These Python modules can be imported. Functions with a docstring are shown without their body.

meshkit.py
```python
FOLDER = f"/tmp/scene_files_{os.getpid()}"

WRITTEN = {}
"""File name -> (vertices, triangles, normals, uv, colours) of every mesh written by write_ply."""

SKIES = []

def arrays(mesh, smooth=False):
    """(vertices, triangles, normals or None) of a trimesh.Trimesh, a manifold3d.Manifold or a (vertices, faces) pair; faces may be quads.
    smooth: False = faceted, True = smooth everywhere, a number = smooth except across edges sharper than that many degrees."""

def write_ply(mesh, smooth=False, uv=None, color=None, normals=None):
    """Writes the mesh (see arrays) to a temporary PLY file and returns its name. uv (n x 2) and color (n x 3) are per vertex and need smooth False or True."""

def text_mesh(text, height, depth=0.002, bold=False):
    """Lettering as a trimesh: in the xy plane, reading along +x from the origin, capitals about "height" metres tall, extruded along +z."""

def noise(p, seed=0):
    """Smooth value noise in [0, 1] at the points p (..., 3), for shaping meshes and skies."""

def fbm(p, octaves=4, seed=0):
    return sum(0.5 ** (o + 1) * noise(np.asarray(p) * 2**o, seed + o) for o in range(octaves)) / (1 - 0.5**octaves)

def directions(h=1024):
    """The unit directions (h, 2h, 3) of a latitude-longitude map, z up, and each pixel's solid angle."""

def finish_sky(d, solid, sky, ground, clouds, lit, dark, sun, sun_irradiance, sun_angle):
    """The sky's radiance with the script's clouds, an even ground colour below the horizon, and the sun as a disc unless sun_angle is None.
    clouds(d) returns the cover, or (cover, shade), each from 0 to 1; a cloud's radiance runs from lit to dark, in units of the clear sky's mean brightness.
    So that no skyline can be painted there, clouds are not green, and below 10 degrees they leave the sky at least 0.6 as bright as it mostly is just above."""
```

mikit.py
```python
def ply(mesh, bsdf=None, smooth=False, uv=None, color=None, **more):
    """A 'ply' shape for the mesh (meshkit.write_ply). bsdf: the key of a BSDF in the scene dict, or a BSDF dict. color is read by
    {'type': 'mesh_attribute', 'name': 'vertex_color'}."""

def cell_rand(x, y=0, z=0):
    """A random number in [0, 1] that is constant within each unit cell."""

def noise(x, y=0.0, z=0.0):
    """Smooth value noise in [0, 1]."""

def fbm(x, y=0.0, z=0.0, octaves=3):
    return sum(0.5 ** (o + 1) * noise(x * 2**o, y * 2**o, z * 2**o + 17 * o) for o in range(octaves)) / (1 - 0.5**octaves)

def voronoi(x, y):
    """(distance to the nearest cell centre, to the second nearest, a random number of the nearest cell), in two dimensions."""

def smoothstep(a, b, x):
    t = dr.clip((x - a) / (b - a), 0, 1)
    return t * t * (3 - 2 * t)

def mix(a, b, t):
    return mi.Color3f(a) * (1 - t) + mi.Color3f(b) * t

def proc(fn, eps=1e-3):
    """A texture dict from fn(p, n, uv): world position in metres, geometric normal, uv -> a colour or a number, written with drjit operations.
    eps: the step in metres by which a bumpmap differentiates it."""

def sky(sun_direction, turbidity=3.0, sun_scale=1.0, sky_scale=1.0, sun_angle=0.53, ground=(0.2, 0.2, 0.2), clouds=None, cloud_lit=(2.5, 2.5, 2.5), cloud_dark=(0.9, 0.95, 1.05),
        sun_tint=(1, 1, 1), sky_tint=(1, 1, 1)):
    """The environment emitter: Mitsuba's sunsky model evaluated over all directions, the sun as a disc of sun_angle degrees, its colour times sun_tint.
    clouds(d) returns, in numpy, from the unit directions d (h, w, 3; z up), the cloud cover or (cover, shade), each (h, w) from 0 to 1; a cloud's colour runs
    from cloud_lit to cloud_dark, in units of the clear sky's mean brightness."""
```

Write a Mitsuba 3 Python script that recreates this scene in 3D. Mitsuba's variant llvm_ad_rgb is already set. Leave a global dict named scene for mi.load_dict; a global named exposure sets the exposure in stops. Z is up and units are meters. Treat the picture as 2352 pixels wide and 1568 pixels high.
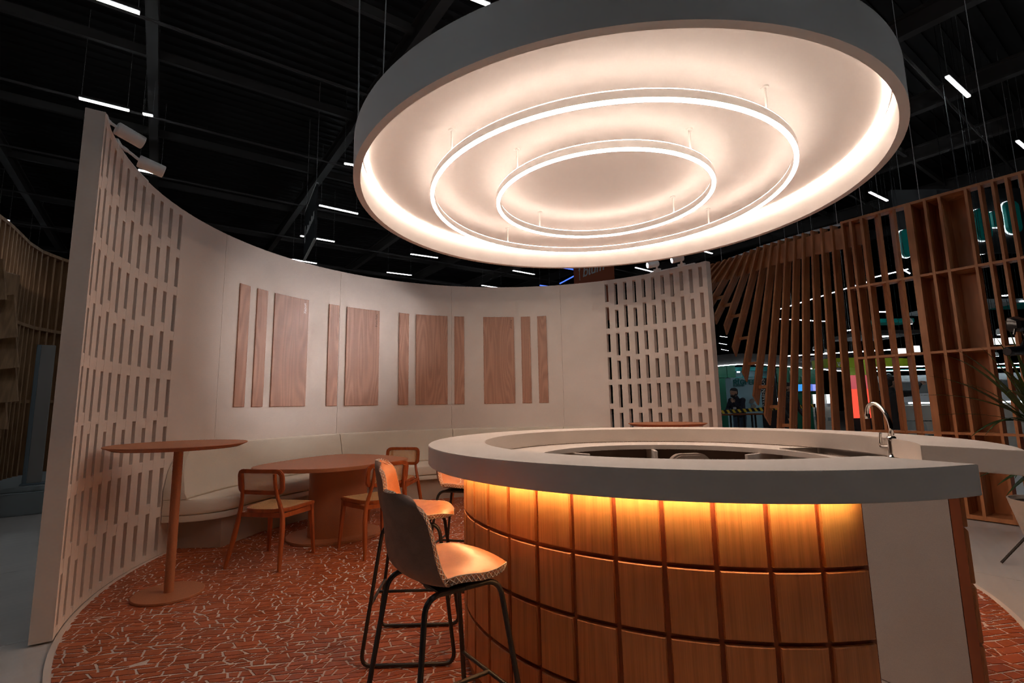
import math, random
import numpy as np
import drjit as dr
import mitsuba as mi
import trimesh
import manifold3d as m3
from shapely.geometry import Polygon, Point, LineString, box as sbox
from shapely import affinity
from shapely.ops import unary_union
import mikit, meshkit
from mikit import proc, noise, fbm, smoothstep, mix, cell_rand

T = mi.ScalarTransform4f
PI = math.pi
rad = math.radians
rng = random.Random(7)
scene, labels = {'type': 'scene'}, {}

# ------------------------------------------------------------------ camera, lights, exposure
CAM_H = 1.31
FPX, PITCH, ROLL, PPX, PPY = 1137.0, 0.1375, -0.0155, -29.5, -12.1
_up = np.array([-math.sin(ROLL), -math.sin(PITCH) * math.cos(ROLL), math.cos(PITCH) * math.cos(ROLL)])
scene['camera'] = {
    'type': 'perspective', 'fov_axis': 'x', 'fov': 2 * math.degrees(math.atan(2352 / 2 / FPX)),
    'near_clip': 0.05, 'far_clip': 200.0,
    'principal_point_offset_x': -PPX / 2352, 'principal_point_offset_y': -PPY / 1568,
    'to_world': T().look_at(origin=[0, 0, CAM_H], target=[0, math.cos(PITCH), CAM_H + math.sin(PITCH)], up=_up.tolist()),
}
exposure = 0.12
L_RING_DOWN = 15.5        # pendant rings, lower diffusers
L_RING_UP = 11.0          # pendant rings, upper diffusers
L_COVE = 9.5             # pendant edge strip
WARM = (1.0, 0.80, 0.655)
L_BAR = 40.0              # strip under the counter slab
AMBER = (1.0, 0.56, 0.25)
L_HALL = 52.0             # roof tubes
COOL = (0.86, 0.97, 1.05)
L_SPOT = 5.0


def rgb(v, s=1.0):
    return {'type': 'rgb', 'value': [float(x) * s for x in v]}


def glow(col, s, weight=1.0):
    return {'emitter': {'type': 'area', 'radiance': rgb(col, s), 'sampling_weight': float(weight)}}


# ------------------------------------------------------------------ entries
used = set()


def numbered(name):
    if name not in used:
        used.add(name)
        return name
    k = 1
    while f'{name}_{k:03d}' in used:
        k += 1
    used.add(f'{name}_{k:03d}')
    return f'{name}_{k:03d}'


def thing(name, label, cat, group=None, kind=None):
    key = numbered(name)
    d = {'label': label}
    if cat: d['category'] = cat
    if group: d['group'] = group
    if kind: d['kind'] = kind
    labels[key] = d
    return key


def put(key, mesh, bsdf, smooth=False, **kw):
    scene[key] = mikit.ply(mesh, bsdf, smooth=smooth, **kw)
    return key


def part(parent, name, mesh, bsdf, smooth=False, label=None, kind=None, **kw):
    key = numbered(f'{parent}__{name}')
    scene[key] = mikit.ply(mesh, bsdf, smooth=smooth, **kw)
    if label or kind:
        labels[key] = {k: v for k, v in (('label', label), ('kind', kind)) if v}
    return key


def solo(name, mesh, bsdf, label, cat, group=None, kind=None, smooth=False, **kw):
    key = thing(name, label, cat, group, kind)
    return put(key, mesh, bsdf, smooth, **kw)


# ------------------------------------------------------------------ mesh helpers (all return (V, F) or trimesh)
def tm(v, f):
    return trimesh.Trimesh(np.asarray(v, float), np.asarray(f), process=False)


def cat(*ms):
    ms = [m if isinstance(m, trimesh.Trimesh) else tm(*m) for m in ms]
    return trimesh.util.concatenate(ms)


def bx(x0, x1, y0, y1, z0, z1):
    m = trimesh.creation.box(extents=[x1 - x0, y1 - y0, z1 - z0])
    m.apply_translation([(x0 + x1) / 2, (y0 + y1) / 2, (z0 + z1) / 2])
    return m


def cbox(x0, x1, y0, y1, z0, z1, b=0.004):
    """A box with chamfered edges."""
    P = []
    for x, sx in ((x0, 1), (x1, -1)):
        for y, sy in ((y0, 1), (y1, -1)):
            for z, sz in ((z0, 1), (z1, -1)):
                P += [(x, y + sy * b, z + sz * b), (x + sx * b, y, z + sz * b), (x + sx * b, y + sy * b, z)]
    return hull(np.array(P))


def hull(P):
    h = m3.Manifold.hull_points(np.asarray(P, np.float32))
    m = h.to_mesh()
    return tm(m.vert_properties[:, :3], m.tri_verts)


def rot(m, ang, axis=(0, 0, 1), point=(0, 0, 0)):
    m = m.copy()
    m.apply_transform(trimesh.transformations.rotation_matrix(ang, axis, point))
    return m


def mv(m, x=0, y=0, z=0, a=0):
    m = m.copy()
    if a: m.apply_transform(trimesh.transformations.rotation_matrix(a, (0, 0, 1)))
    m.apply_translation([x, y, z])
    return m


def arc_sweep(prof, a0, a1, c=(0, 0), step=2.0, closed=False):
    """The closed profile [(r, z), ...] swept about the vertical axis through c, angles in degrees."""
    n = max(2, int(math.ceil(abs(a1 - a0) / step)) + 1)
    A = np.radians(np.linspace(a0, a1, n))
    if closed: A = A[:-1]; 
    k, n = len(prof), len(A)
    P = np.array(prof)
    V = np.stack([c[0] + np.outer(np.cos(A), P[:, 0]), c[1] + np.outer(np.sin(A), P[:, 0]), np.broadcast_to(P[:, 1], (n, k))], -1).reshape(-1, 3)
    F = []
    for i in range(n if closed else n - 1):
        for j in range(k):
            p, q = i * k + j, i * k + (j + 1) % k
            r, s = ((i + 1) % n) * k + (j + 1) % k, ((i + 1) % n) * k + j
            F += [(p, s, r), (p, r, q)]
    if not closed:
        for j in range(1, k - 1):
            F += [(0, j, j + 1), ((n - 1) * k, (n - 1) * k + j + 1, (n - 1) * k + j)]
    m = tm(V, F)
    if not closed or True:
        if m.volume < 0: m.invert()
    return m


def arcbox(c, r0, r1, a0, a1, z0, z1, step=2.0):
    return arc_sweep([(r0, z0), (r1, z0), (r1, z1), (r0, z1)], a0, a1, c, step)


def tube(P, r, n=10, caps=True):
    """A round bar along the polyline P; r is a number or one radius per point."""
    P = np.asarray(P, float)
    R = np.broadcast_to(r, (len(P),))
    t = np.gradient(P, axis=0)
    t /= np.linalg.norm(t, axis=1, keepdims=True) + 1e-12
    up = np.array([0, 0, 1.0]) if abs(t[0, 2]) < 0.9 else np.array([1.0, 0, 0])
    a = np.cross(t[0], up); a /= np.linalg.norm(a)
    A = []
    for i in range(len(P)):
        a = a - t[i] * (a @ t[i]); a /= np.linalg.norm(a) + 1e-12
        A.append(a.copy())
    A = np.array(A); B = np.cross(t, A)
    ang = np.arange(n) * 2 * PI / n
    V = P[:, None] + R[:, None, None] * (np.cos(ang)[None, :, None] * A[:, None] + np.sin(ang)[None, :, None] * B[:, None])
    F = []
    for i in range(len(P) - 1):
        for j in range(n):
            p, q = i * n + j, i * n + (j + 1) % n
            F += [(p, q, q + n), (p, q + n, p + n)]
    V = V.reshape(-1, 3)
    if caps:
        for i in (0, len(P) - 1):
            V = np.vstack([V, P[i]])
            for j in range(n):
                p, q = i * n + j, i * n + (j + 1) % n
                F.append((len(V) - 1, q, p) if i == 0 else (len(V) - 1, p, q))
    return tm(V, F)


def fillet(P, r, n=6):
    """The polyline P with its inner corners rounded to about radius r."""
    P = [np.asarray(p, float) for p in P]
    out = [P[0]]
    for a, b, c in zip(P, P[1:], P[2:]):
        u, v = a - b, c - b
        lu, lv = np.linalg.norm(u), np.linalg.norm(v)
        d = min(r, 0.45 * lu, 0.45 * lv)
        p, q = b + u / lu * d, b + v / lv * d
        for k in range(n + 1):
            s = k / n
            out.append((1 - s) ** 2 * p + 2 * s * (1 - s) * b + s * s * q)
    return np.array(out + [P[-1]])


def lathe(prof, n=40, c=(0, 0)):
    """[(r, z), ...] from bottom to top, turned about the vertical axis; closed at the ends if r is 0 there."""
    m = trimesh.creation.revolve(np.array(prof, float), sections=n)
    m.apply_translation([c[0], c[1], 0])
    if m.volume < 0: m.invert()
    return m


def ext(poly, z0, z1, bevel=0.0):
    """A shapely polygon as a prism with chamfered rims."""
    polys = list(getattr(poly, 'geoms', [poly]))
    out = []
    for p in polys:
        if bevel <= 0:
            m = trimesh.creation.extrude_polygon(p, z1 - z0, engine='earcut'); m.apply_translation([0, 0, z0]); out.append(m)
        else:
            cs = m3.CrossSection([np.asarray(r.coords)[:-1] for r in [p.exterior, *p.interiors]], m3.FillRule.EvenOdd)
            body = m3.Manifold.extrude(cs, z1 - z0 - 2 * bevel).translate([0, 0, z0 + bevel])
            q = p.buffer(-bevel, join_style=2)
            for g in getattr(q, 'geoms', [q]):
                c2 = m3.CrossSection([np.asarray(r.coords)[:-1] for r in [g.exterior, *g.interiors]], m3.FillRule.EvenOdd)
                body = body + m3.Manifold.extrude(c2, z1 - z0).translate([0, 0, z0])
            mm = body.to_mesh(); out.append(tm(mm.vert_properties[:, :3], mm.tri_verts))
    return cat(*out)


def circle(c, r, n=200):
    a = np.arange(n) * 2 * PI / n
    return Polygon(np.stack([c[0] + r * np.cos(a), c[1] + r * np.sin(a)], 1))


def frame(o, x, y, z=(0, 0, 1)):
    """A 4x4 transform with the given axes."""
    M = np.eye(4)
    M[:3, 0], M[:3, 1], M[:3, 2], M[:3, 3] = x, y, z, o
    return M


def tf(m, M):
    m = m.copy(); m.apply_transform(M)
    return m


def spline(pts, n, closed=False):
    from scipy.interpolate import CubicSpline
    P = np.asarray(pts, float)
    if closed: P = np.vstack([P, P[:1]])
    d = np.r_[0, np.cumsum(np.linalg.norm(np.diff(P, axis=0), axis=1))]
    cs = CubicSpline(d, P, bc_type='periodic' if closed else 'natural')
    return cs(np.linspace(0, d[-1], n + 1)[:-1] if closed else np.linspace(0, d[-1], n))


def grid_sheet(G, thick):
    """A closed shell from the point grid G (n, m, 3), thickened along its normals."""
    G = np.asarray(G, float)
    n, m = G.shape[:2]
    du, dv = np.gradient(G, axis=0), np.gradient(G, axis=1)
    N = np.cross(du, dv); N /= np.linalg.norm(N, axis=-1, keepdims=True) + 1e-12
    A, B = G + N * thick / 2, G - N * thick / 2
    V = np.vstack([A.reshape(-1, 3), B.reshape(-1, 3)])
    F = []
    o = n * m
    for i in range(n - 1):
        for j in range(m - 1):
            a, b, c, d = i * m + j, i * m + j + 1, (i + 1) * m + j + 1, (i + 1) * m + j
            F += [(a, d, c), (a, c, b), (o + a, o + b, o + c), (o + a, o + c, o + d)]
    rim = [(0, j) for j in range(m)] + [(i, m - 1) for i in range(1, n)] + [(n - 1, j) for j in range(m - 2, -1, -1)] + [(i, 0) for i in range(n - 2, 0, -1)]
    idx = [i * m + j for i, j in rim]
    for a, b in zip(idx, idx[1:] + idx[:1]):
        F += [(a, b, o + b), (a, o + b, o + a)]
    me = tm(V, F)
    if me.volume < 0: me.invert()
    return me, A, B, rim


# ------------------------------------------------------------------ materials
def mat(name, col, rough=0.6, **kw):
    scene[name] = {'type': 'twosided', 'bsdf': {'type': 'principled', 'base_color': col if isinstance(col, dict) else rgb(col), 'roughness': rough, **kw}}
    return name


def grain_uv(dark, light, k=1.0):
    """Straight wood grain along v, from uv in metres."""
    def fn(p, n, uv):
        u, v = uv.x, uv.y
        w = fbm(u * 7 + 3.1, v * 0.9 + 1.7, 0.0, 2)
        band = 0.5 + 0.5 * dr.sin(2 * PI * (w * 7 + u * 9))
        fine = noise(u * 260, v * 5.0) * 0.6 + noise(u * 610, v * 14.0) * 0.4
        t = dr.clip(0.18 + 0.42 * band * k + 0.55 * (fine - 0.5), 0, 1)
        tone = noise(dr.floor(u * 0.5 + 0.001) * 3.7, 0.5) * 0.14 + 0.93
        return mix(light, dark, t) * tone
    return proc(fn)


def grain_z(dark, light):
    """Wood grain along the world's z."""
    def fn(p, n, uv):
        a = p.x * 0.8 + p.y * 0.6
        w = fbm(a * 9, p.z * 0.8, p.x * 3, 2)
        fine = noise(a * 330, p.z * 7, p.y * 40)
        t = dr.clip(0.1 + 0.5 * (0.5 + 0.5 * dr.sin(w * 40)) + 0.5 * (fine - 0.5), 0, 1)
        return mix(light, dark, t)
    return proc(fn)


def mottled(c0, c1, s=2.0, fine=70.0, amt=0.35):
    def fn(p, n, uv):
        a = fbm(p.x * s, p.y * s, p.z * s, 3)
        b = noise(p.x * fine, p.y * fine, p.z * fine)
        return mix(c0, c1, dr.clip(smoothstep(0.3, 0.7, a) * (1 - amt) + amt * b, 0, 1))
    return proc(fn)


mat('plaster', mottled((0.60, 0.505, 0.44), (0.67, 0.565, 0.495), 1.8, 90), 0.85)
mat('plaster_end', mottled((0.52, 0.44, 0.39), (0.60, 0.51, 0.45), 2.5, 300, 0.6), 0.85)
mat('stone', mottled((0.66, 0.565, 0.49), (0.72, 0.625, 0.55), 3.0, 160, 0.4), 0.55)
mat('white_paint', (0.80, 0.78, 0.76), 0.7)
mat('ceiling_paint', (0.83, 0.80, 0.78), 0.8)
mat('oak', grain_uv((0.33, 0.095, 0.026), (0.60, 0.225, 0.07), 0.6), 0.48)
mat('oak_back', grain_z((0.20, 0.045, 0.014), (0.26, 0.065, 0.02)), 0.6)
mat('board_wood', grain_uv((0.26, 0.115, 0.07), (0.42, 0.215, 0.14), 1.2), 0.5)
mat('screen_wood', grain_z((0.27, 0.098, 0.036), (0.44, 0.185, 0.075)), 0.5)
mat('booth_wood', grain_z((0.24, 0.12, 0.055), (0.40, 0.22, 0.11)), 0.55)


def _terra(p, n, uv):
    a = fbm(p.x * 40, p.y * 40, p.z * 40, 2)
    t = dr.clip(uv.x * 0.65 + a * 0.35, 0, 1)
    return mix((0.225, 0.045, 0.016), (0.40, 0.098, 0.036), t)


mat('terracotta', proc(_terra), 0.42)
mat('grout', mottled((0.52, 0.42, 0.36), (0.64, 0.53, 0.46), 12, 200), 0.8)


def _floor(p, n, uv):
    a = fbm(p.x * 1.3, p.y * 1.3, 0.0, 4)
    b = noise(p.x * 220, p.y * 220)
    s = noise(p.x * 2 + p.y * 3, p.x * 31 - p.y * 22)
    return mix((0.44, 0.40, 0.37), (0.56, 0.51, 0.47), dr.clip(a * 0.7 + s * 0.2 + b * 0.15, 0, 1))


mat('floor_tile', proc(_floor), 0.33)
mat('joint', (0.16, 0.13, 0.11), 0.9)


def _weave(p, n, uv):
    a = noise(p.x * 420, p.y * 420, p.z * 420)
    b = fbm(p.x * 5, p.y * 5, p.z * 5, 2)
    return mix((0.56, 0.48, 0.385), (0.68, 0.595, 0.485), dr.clip(a * 0.6 + b * 0.4, 0, 1))


mat('linen', proc(_weave), 0.9, sheen=0.3)


def _leather(p, n, uv):
    a = fbm(p.x * 22, p.y * 22, p.z * 22, 3)
    b = noise(p.x * 240, p.y * 240, p.z * 240)
    return mix((0.40, 0.155, 0.062), (0.56, 0.245, 0.115), dr.clip(a * 0.8 + b * 0.25, 0, 1))


mat('leather', proc(_leather), 0.38, specular=0.5)
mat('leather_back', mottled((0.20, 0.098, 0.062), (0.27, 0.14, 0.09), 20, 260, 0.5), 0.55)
mat('shaded_base_fabric', mottled((0.34, 0.265, 0.21), (0.42, 0.33, 0.265), 6, 300, 0.6), 0.9)  # bench base cloth, darkened: the shade below the seat is in this colour
mat('thread', (0.74, 0.64, 0.53), 0.8)
mat('black_steel', (0.012, 0.011, 0.011), 0.42)
mat('chair_wood', grain_z((0.20, 0.033, 0.007), (0.35, 0.075, 0.017)), 0.36)
mat('cane', (0.60, 0.36, 0.17), 0.6)


def _lacquer(p, n, uv):
    b = noise(p.x * 320, p.y * 320, p.z * 320)
    return mix((0.29, 0.098, 0.040), (0.36, 0.13, 0.056), b)


mat('lacquer', proc(_lacquer), 0.5)
mat('chrome', (0.86, 0.83, 0.80), 0.07, metallic=1.0)
mat('steel', (0.62, 0.60, 0.58), 0.22, metallic=1.0)
mat('aluminium', (0.62, 0.62, 0.63), 0.4, metallic=0.8)
mat('diffuser', (0.9, 0.9, 0.88), 0.5)
mat('deck', mottled((0.010, 0.008, 0.007), (0.018, 0.014, 0.012), 0.8, 9), 0.8)
mat('truss', (0.045, 0.038, 0.034), 0.7)
mat('cable', (0.30, 0.29, 0.29), 0.5)
mat('black_matt', (0.014, 0.013, 0.013), 0.6)
mat('black_gloss', (0.010, 0.010, 0.011), 0.12)
mat('taupe', (0.33, 0.25, 0.20), 0.8)
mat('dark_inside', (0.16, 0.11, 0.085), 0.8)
mat('pot_clay', mottled((0.50, 0.42, 0.35), (0.58, 0.49, 0.42), 8, 120), 0.8)
mat('soil', (0.03, 0.02, 0.014), 0.95)
mat('platform_grey', (0.30, 0.33, 0.33), 0.6)
mat('panel_grey', (0.33, 0.30, 0.275), 0.6)
mat('panel_taupe', grain_z((0.19, 0.145, 0.125), (0.26, 0.20, 0.175)), 0.6)
mat('panel_edge', (0.16, 0.20, 0.225), 0.5)
mat('green_wall', (0.010, 0.115, 0.058), 0.5)
mat('teal', (0.0, 0.24, 0.21), 0.5)
mat('pale_blue', (0.36, 0.56, 0.63), 0.5)
mat('booth_white', (0.78, 0.78, 0.79), 0.6)
mat('booth_cream', (0.70, 0.65, 0.58), 0.6)
mat('lime', (0.42, 0.55, 0.02), 0.5)
mat('red_panel', (0.75, 0.09, 0.05), 0.5)
mat('orange_cloth', (0.52, 0.115, 0.045), 0.8)
mat('letter_white', (0.75, 0.72, 0.70), 0.6)
mat('letter_brown', (0.085, 0.03, 0.015), 0.7)
mat('letter_teal', (0.0, 0.16, 0.155), 0.6)
mat('navy', (0.012, 0.014, 0.026), 0.8)
mat('denim', (0.045, 0.07, 0.11), 0.85)
mat('skin', (0.42, 0.24, 0.165), 0.55)
mat('hair', (0.016, 0.011, 0.009), 0.6)
mat('tape_yellow', (0.70, 0.47, 0.04), 0.6)
mat('grey_chair', (0.50, 0.54, 0.53), 0.7)
mat('screen_off', (0.03, 0.035, 0.04), 0.3)
scene['leaf'] = {'type': 'twosided', 'bsdf': {'type': 'principled', 'base_color': mottled((0.010, 0.030, 0.006), (0.035, 0.075, 0.012), 9, 40), 'roughness': 0.4}}

# ------------------------------------------------------------------ layout measured from the photograph
WC, WR, WT = (0.212, 4.88), 3.351, 0.106          # curved wall: axis, inner radius, thickness
WZ = 3.287
BC = (1.008, 2.938)                               # bar
PC, PZ = (0.925, 4.178), 3.06                     # pendant axis, underside
HU = np.array([math.cos(rad(34.5)), math.sin(rad(34.5))])   # the hall's roof runs along these
HV = np.array([-HU[1], HU[0]])


def pol(c, r, a, z=None):
    p = (c[0] + r * math.cos(rad(a)), c[1] + r * math.sin(rad(a)))
    return np.array(p if z is None else (*p, z))


def project(P):
    P = np.atleast_2d(P); c, s = math.cos(PITCH), math.sin(PITCH)
    d = c * P[:, 1] + s * (P[:, 2] - CAM_H); u = -s * P[:, 1] + c * (P[:, 2] - CAM_H)
    d = np.maximum(d, 1e-3)
    return np.stack([1176 + PPX + FPX * P[:, 0] / d, 784 + PPY - FPX * u / d], 1)

# ------------------------------------------------------------------ floor
FZ = -0.012
thing('floor', 'large beige stone tiles of the exhibition stand around the round mosaic', None, kind='structure')
part('floor', 'joint_bed', bx(-30, 40, -8, 60, FZ - 0.06, FZ - 0.004), 'joint')
TS, U0, V0 = 1.79, 3.458, 0.55
near_tiles = []
for i in range(-9, 14):
    for j in range(-7, 14):
        u0, v0 = U0 + i * TS, V0 + j * TS
        q = [(u0 + 0.0015) * HU + (v0 + 0.0015) * HV, (u0 + TS - 0.0015) * HU + (v0 + 0.0015) * HV, (u0 + TS - 0.0015) * HU + (v0 + TS - 0.0015) * HV, (u0 + 0.0015) * HU + (v0 + TS - 0.0015) * HV]
        ctr = np.mean(q, 0)
        if ctr[1] < -4 or np.hypot(*ctr) > 17 or all(np.hypot(p[0] - WC[0], p[1] - WC[1]) < 3.2 for p in q):
            continue
        mid = ctr - np.array(WC)
        part('floor', 'tile', hull([(*p, z) for p in q for z in (FZ - 0.02, FZ)]), 'floor_tile')

MR = 3.318
part('floor', 'mosaic_bed', arc_sweep([(0.001, -0.02), (MR, -0.02), (MR, -0.0035), (0.001, -0.0035)], 0, 360, WC, 2.0, True), 'grout', label='pale grout between the broken tiles')
part('floor', 'mosaic_border', arc_sweep([(MR, FZ - 0.01), (MR + 0.028, FZ - 0.01), (MR + 0.028, 0.0), (MR, 0.0)], 0, 360, WC, 2.0, True), 'plaster', label='narrow pale ring around the mosaic')


def shard_polys():
    """Rows of broken terracotta pieces: wavy rows cut by slanting joints, some pieces split again, every piece cut back by its grout."""
    r = random.Random(11)

    def warp(x, y):
        p = np.array([x * 0.8 + 9, y * 0.8 + 5, 0.0])
        a = (meshkit.noise(p, 3) - 0.5) * 0.9
        b = (meshkit.noise(p + 40, 4) - 0.5) * 0.7
        q = np.array([x * 15.0 + 3, y * 15.0, 0.0])
        return x + 0.26 * a + 0.030 * (meshkit.noise(q, 8) - .5), y + 0.26 * b + 0.026 * (meshkit.noise(q + 17, 9) - .5)

    ca, sa = math.cos(rad(10)), math.sin(rad(10))
    out = []
    y = -3.9
    rows = []
    while y < 3.9:
        rows.append(y)
        y += r.choice([0.034, 0.042, 0.047, 0.052, 0.058, 0.066])
    for y0, y1 in zip(rows, rows[1:]):
        x = -3.9 - r.random() * 0.2
        k0 = r.uniform(-0.35, 0.35)
        while x < 3.9:
            L = r.choice([0.045, 0.06, 0.075, 0.085, 0.095, 0.11, 0.13])
            k1 = r.uniform(-0.65, 0.65) if r.random() < 0.75 else r.uniform(-1.4, 1.4)
            H = y1 - y0
            q = [(x - k0 * H / 2, y0), (x + L - k1 * H / 2, y0), (x + L + k1 * H / 2, y1), (x + k0 * H / 2, y1)]
            pieces = [q]
            z = r.random()
            if z < 0.13:
                pieces = [[q[0], q[1], q[2]], [q[0], q[2], q[3]]]
            elif z < 0.22:
                t = r.uniform(0.35, 0.65); s = r.uniform(0.35, 0.65)
                a = ((1 - t) * q[0][0] + t * q[3][0], (1 - t) * q[0][1] + t * q[3][1])
                b = ((1 - s) * q[1][0] + s * q[2][0], (1 - s) * q[1][1] + s * q[2][1])
                pieces = [[q[0], q[1], b, a], [a, b, q[2], q[3]]]
            elif z < 0.36:
                t = r.uniform(0.35, 0.65)
                b = (q[1][0] - 0.25 * L * r.random(), q[1][1]); c = (q[1][0] + (q[2][0] - q[1][0]) * t, q[1][1] + (q[2][1] - q[1][1]) * t)
                pieces = [[q[0], b, c, q[2], q[3]]]
            for pc in pieces:
                out.append([warp(ca * px - sa * py, sa * px + ca * py) for px, py in pc])
            x += L; k0 = k1
    disc = Point(0, 0).buffer(MR - 0.004, 48)
    good = []
    for q in out:
        p = Polygon(q)
        if not p.is_valid or p.area < 5e-4 or np.hypot(p.centroid.x + WC[0] - BC[0], p.centroid.y + WC[1] - BC[1]) < 1.12: continue
        if np.hypot(*p.centroid.coords[0]) > MR + 0.05: continue
        p = p.buffer(-r.uniform(0.0032, 0.0058), join_style=2)
        if p.is_empty or p.geom_type != 'Polygon': continue
        c = np.array(p.exterior.coords)[:-1]
        m = c.mean(0)
        c = np.array([v + (m - v) * (r.uniform(0.0, 0.10) if r.random() < 0.3 else 0) for v in c])
        p = Polygon(c).intersection(disc)
        if p.is_empty or p.geom_type != 'Polygon' or p.area < 2.2e-4 or not p.is_valid: continue
        good.append(np.array(p.exterior.coords)[:-1] + WC)
    return good


def shard_mesh(c, tone):
    """One piece: a flat face with a slightly rounded rim, as a fan."""
    m = c.mean(0)
    if np.cross(c[1] - c[0], c[2] - c[1]) < 0: c = c[::-1]
    n = len(c)
    t = m + (c - m) * 0.965
    V = np.vstack([np.c_[t, np.zeros(n)], np.c_[c, np.full(n, -0.0035)]])
    F = [(0, i, i + 1) for i in range(1, n - 1)]
    for i in range(n):
        j = (i + 1) % n
        F += [(n + i, n + j, j), (n + i, j, i)]
    return V, np.array(F), np.full((2 * n, 2), tone)


shards = shard_polys()
foot = unary_union([])
sizes = []
for c in shards:
    ctr = np.r_[c.mean(0), 0.0]
    q = project(np.c_[c, np.zeros(len(c))])
    hid = np.hypot(ctr[0] - BC[0], ctr[1] - BC[1]) < 1.2 or ctr[1] < 0.6 or (ctr[0] > 0.3 and ctr[1] < 4.6) or ctr[0] > 0.6
    inside = (q[:, 0] > 0).all() and (q[:, 0] < 2352).all() and (q[:, 1] > 600).all() and (q[:, 1] < 1568).any()
    a = 0.5 * abs(np.sum(q[:, 0] * np.roll(q[:, 1], -1) - q[:, 1] * np.roll(q[:, 0], -1)))
    sizes.append(a if inside and not hid else 0.0)
order = np.argsort(sizes)[::-1]
big, rest = set(order[:300].tolist()), []
for i, c in enumerate(shards):
    V, F, uv = shard_mesh(c, rng.random())
    if i in big:
        part('floor', 'mosaic_tile', (V, F), 'terracotta', uv=uv)
    else:
        rest.append((V, F, uv))
o, VV, FF, UU = 0, [], [], []
for V, F, uv in rest:
    VV.append(V); FF.append(F + o); UU.append(uv); o += len(V)
part('floor', 'mosaic_tiles_far', (np.vstack(VV), np.vstack(FF)), 'terracotta', uv=np.vstack(UU), kind='stuff', label='remaining terracotta pieces of the mosaic')

# ------------------------------------------------------------------ curved wall: solid middle, slotted ends
LONG, SHORT, GAP, ZTOP = 0.353, 0.292, 0.0845, 3.222
thing('wall_back', 'tall curved plaster wall behind the bench with the wooden sample boards', None, kind='structure')
part('wall_back', 'core', arcbox(WC, WR + 0.009, WR + WT, 63.15, 182.8, 0, WZ), 'plaster_end')
for a0, a1 in ((170.4, 182.8), (138.87, 170.4), (107.3, 138.87), (75.8, 107.3), (63.15, 75.8)):
    part('wall_back', 'panel', arcbox(WC, WR, WR + 0.009, a0 + 0.025, a1 - 0.025, 0, WZ), 'plaster')


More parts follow.
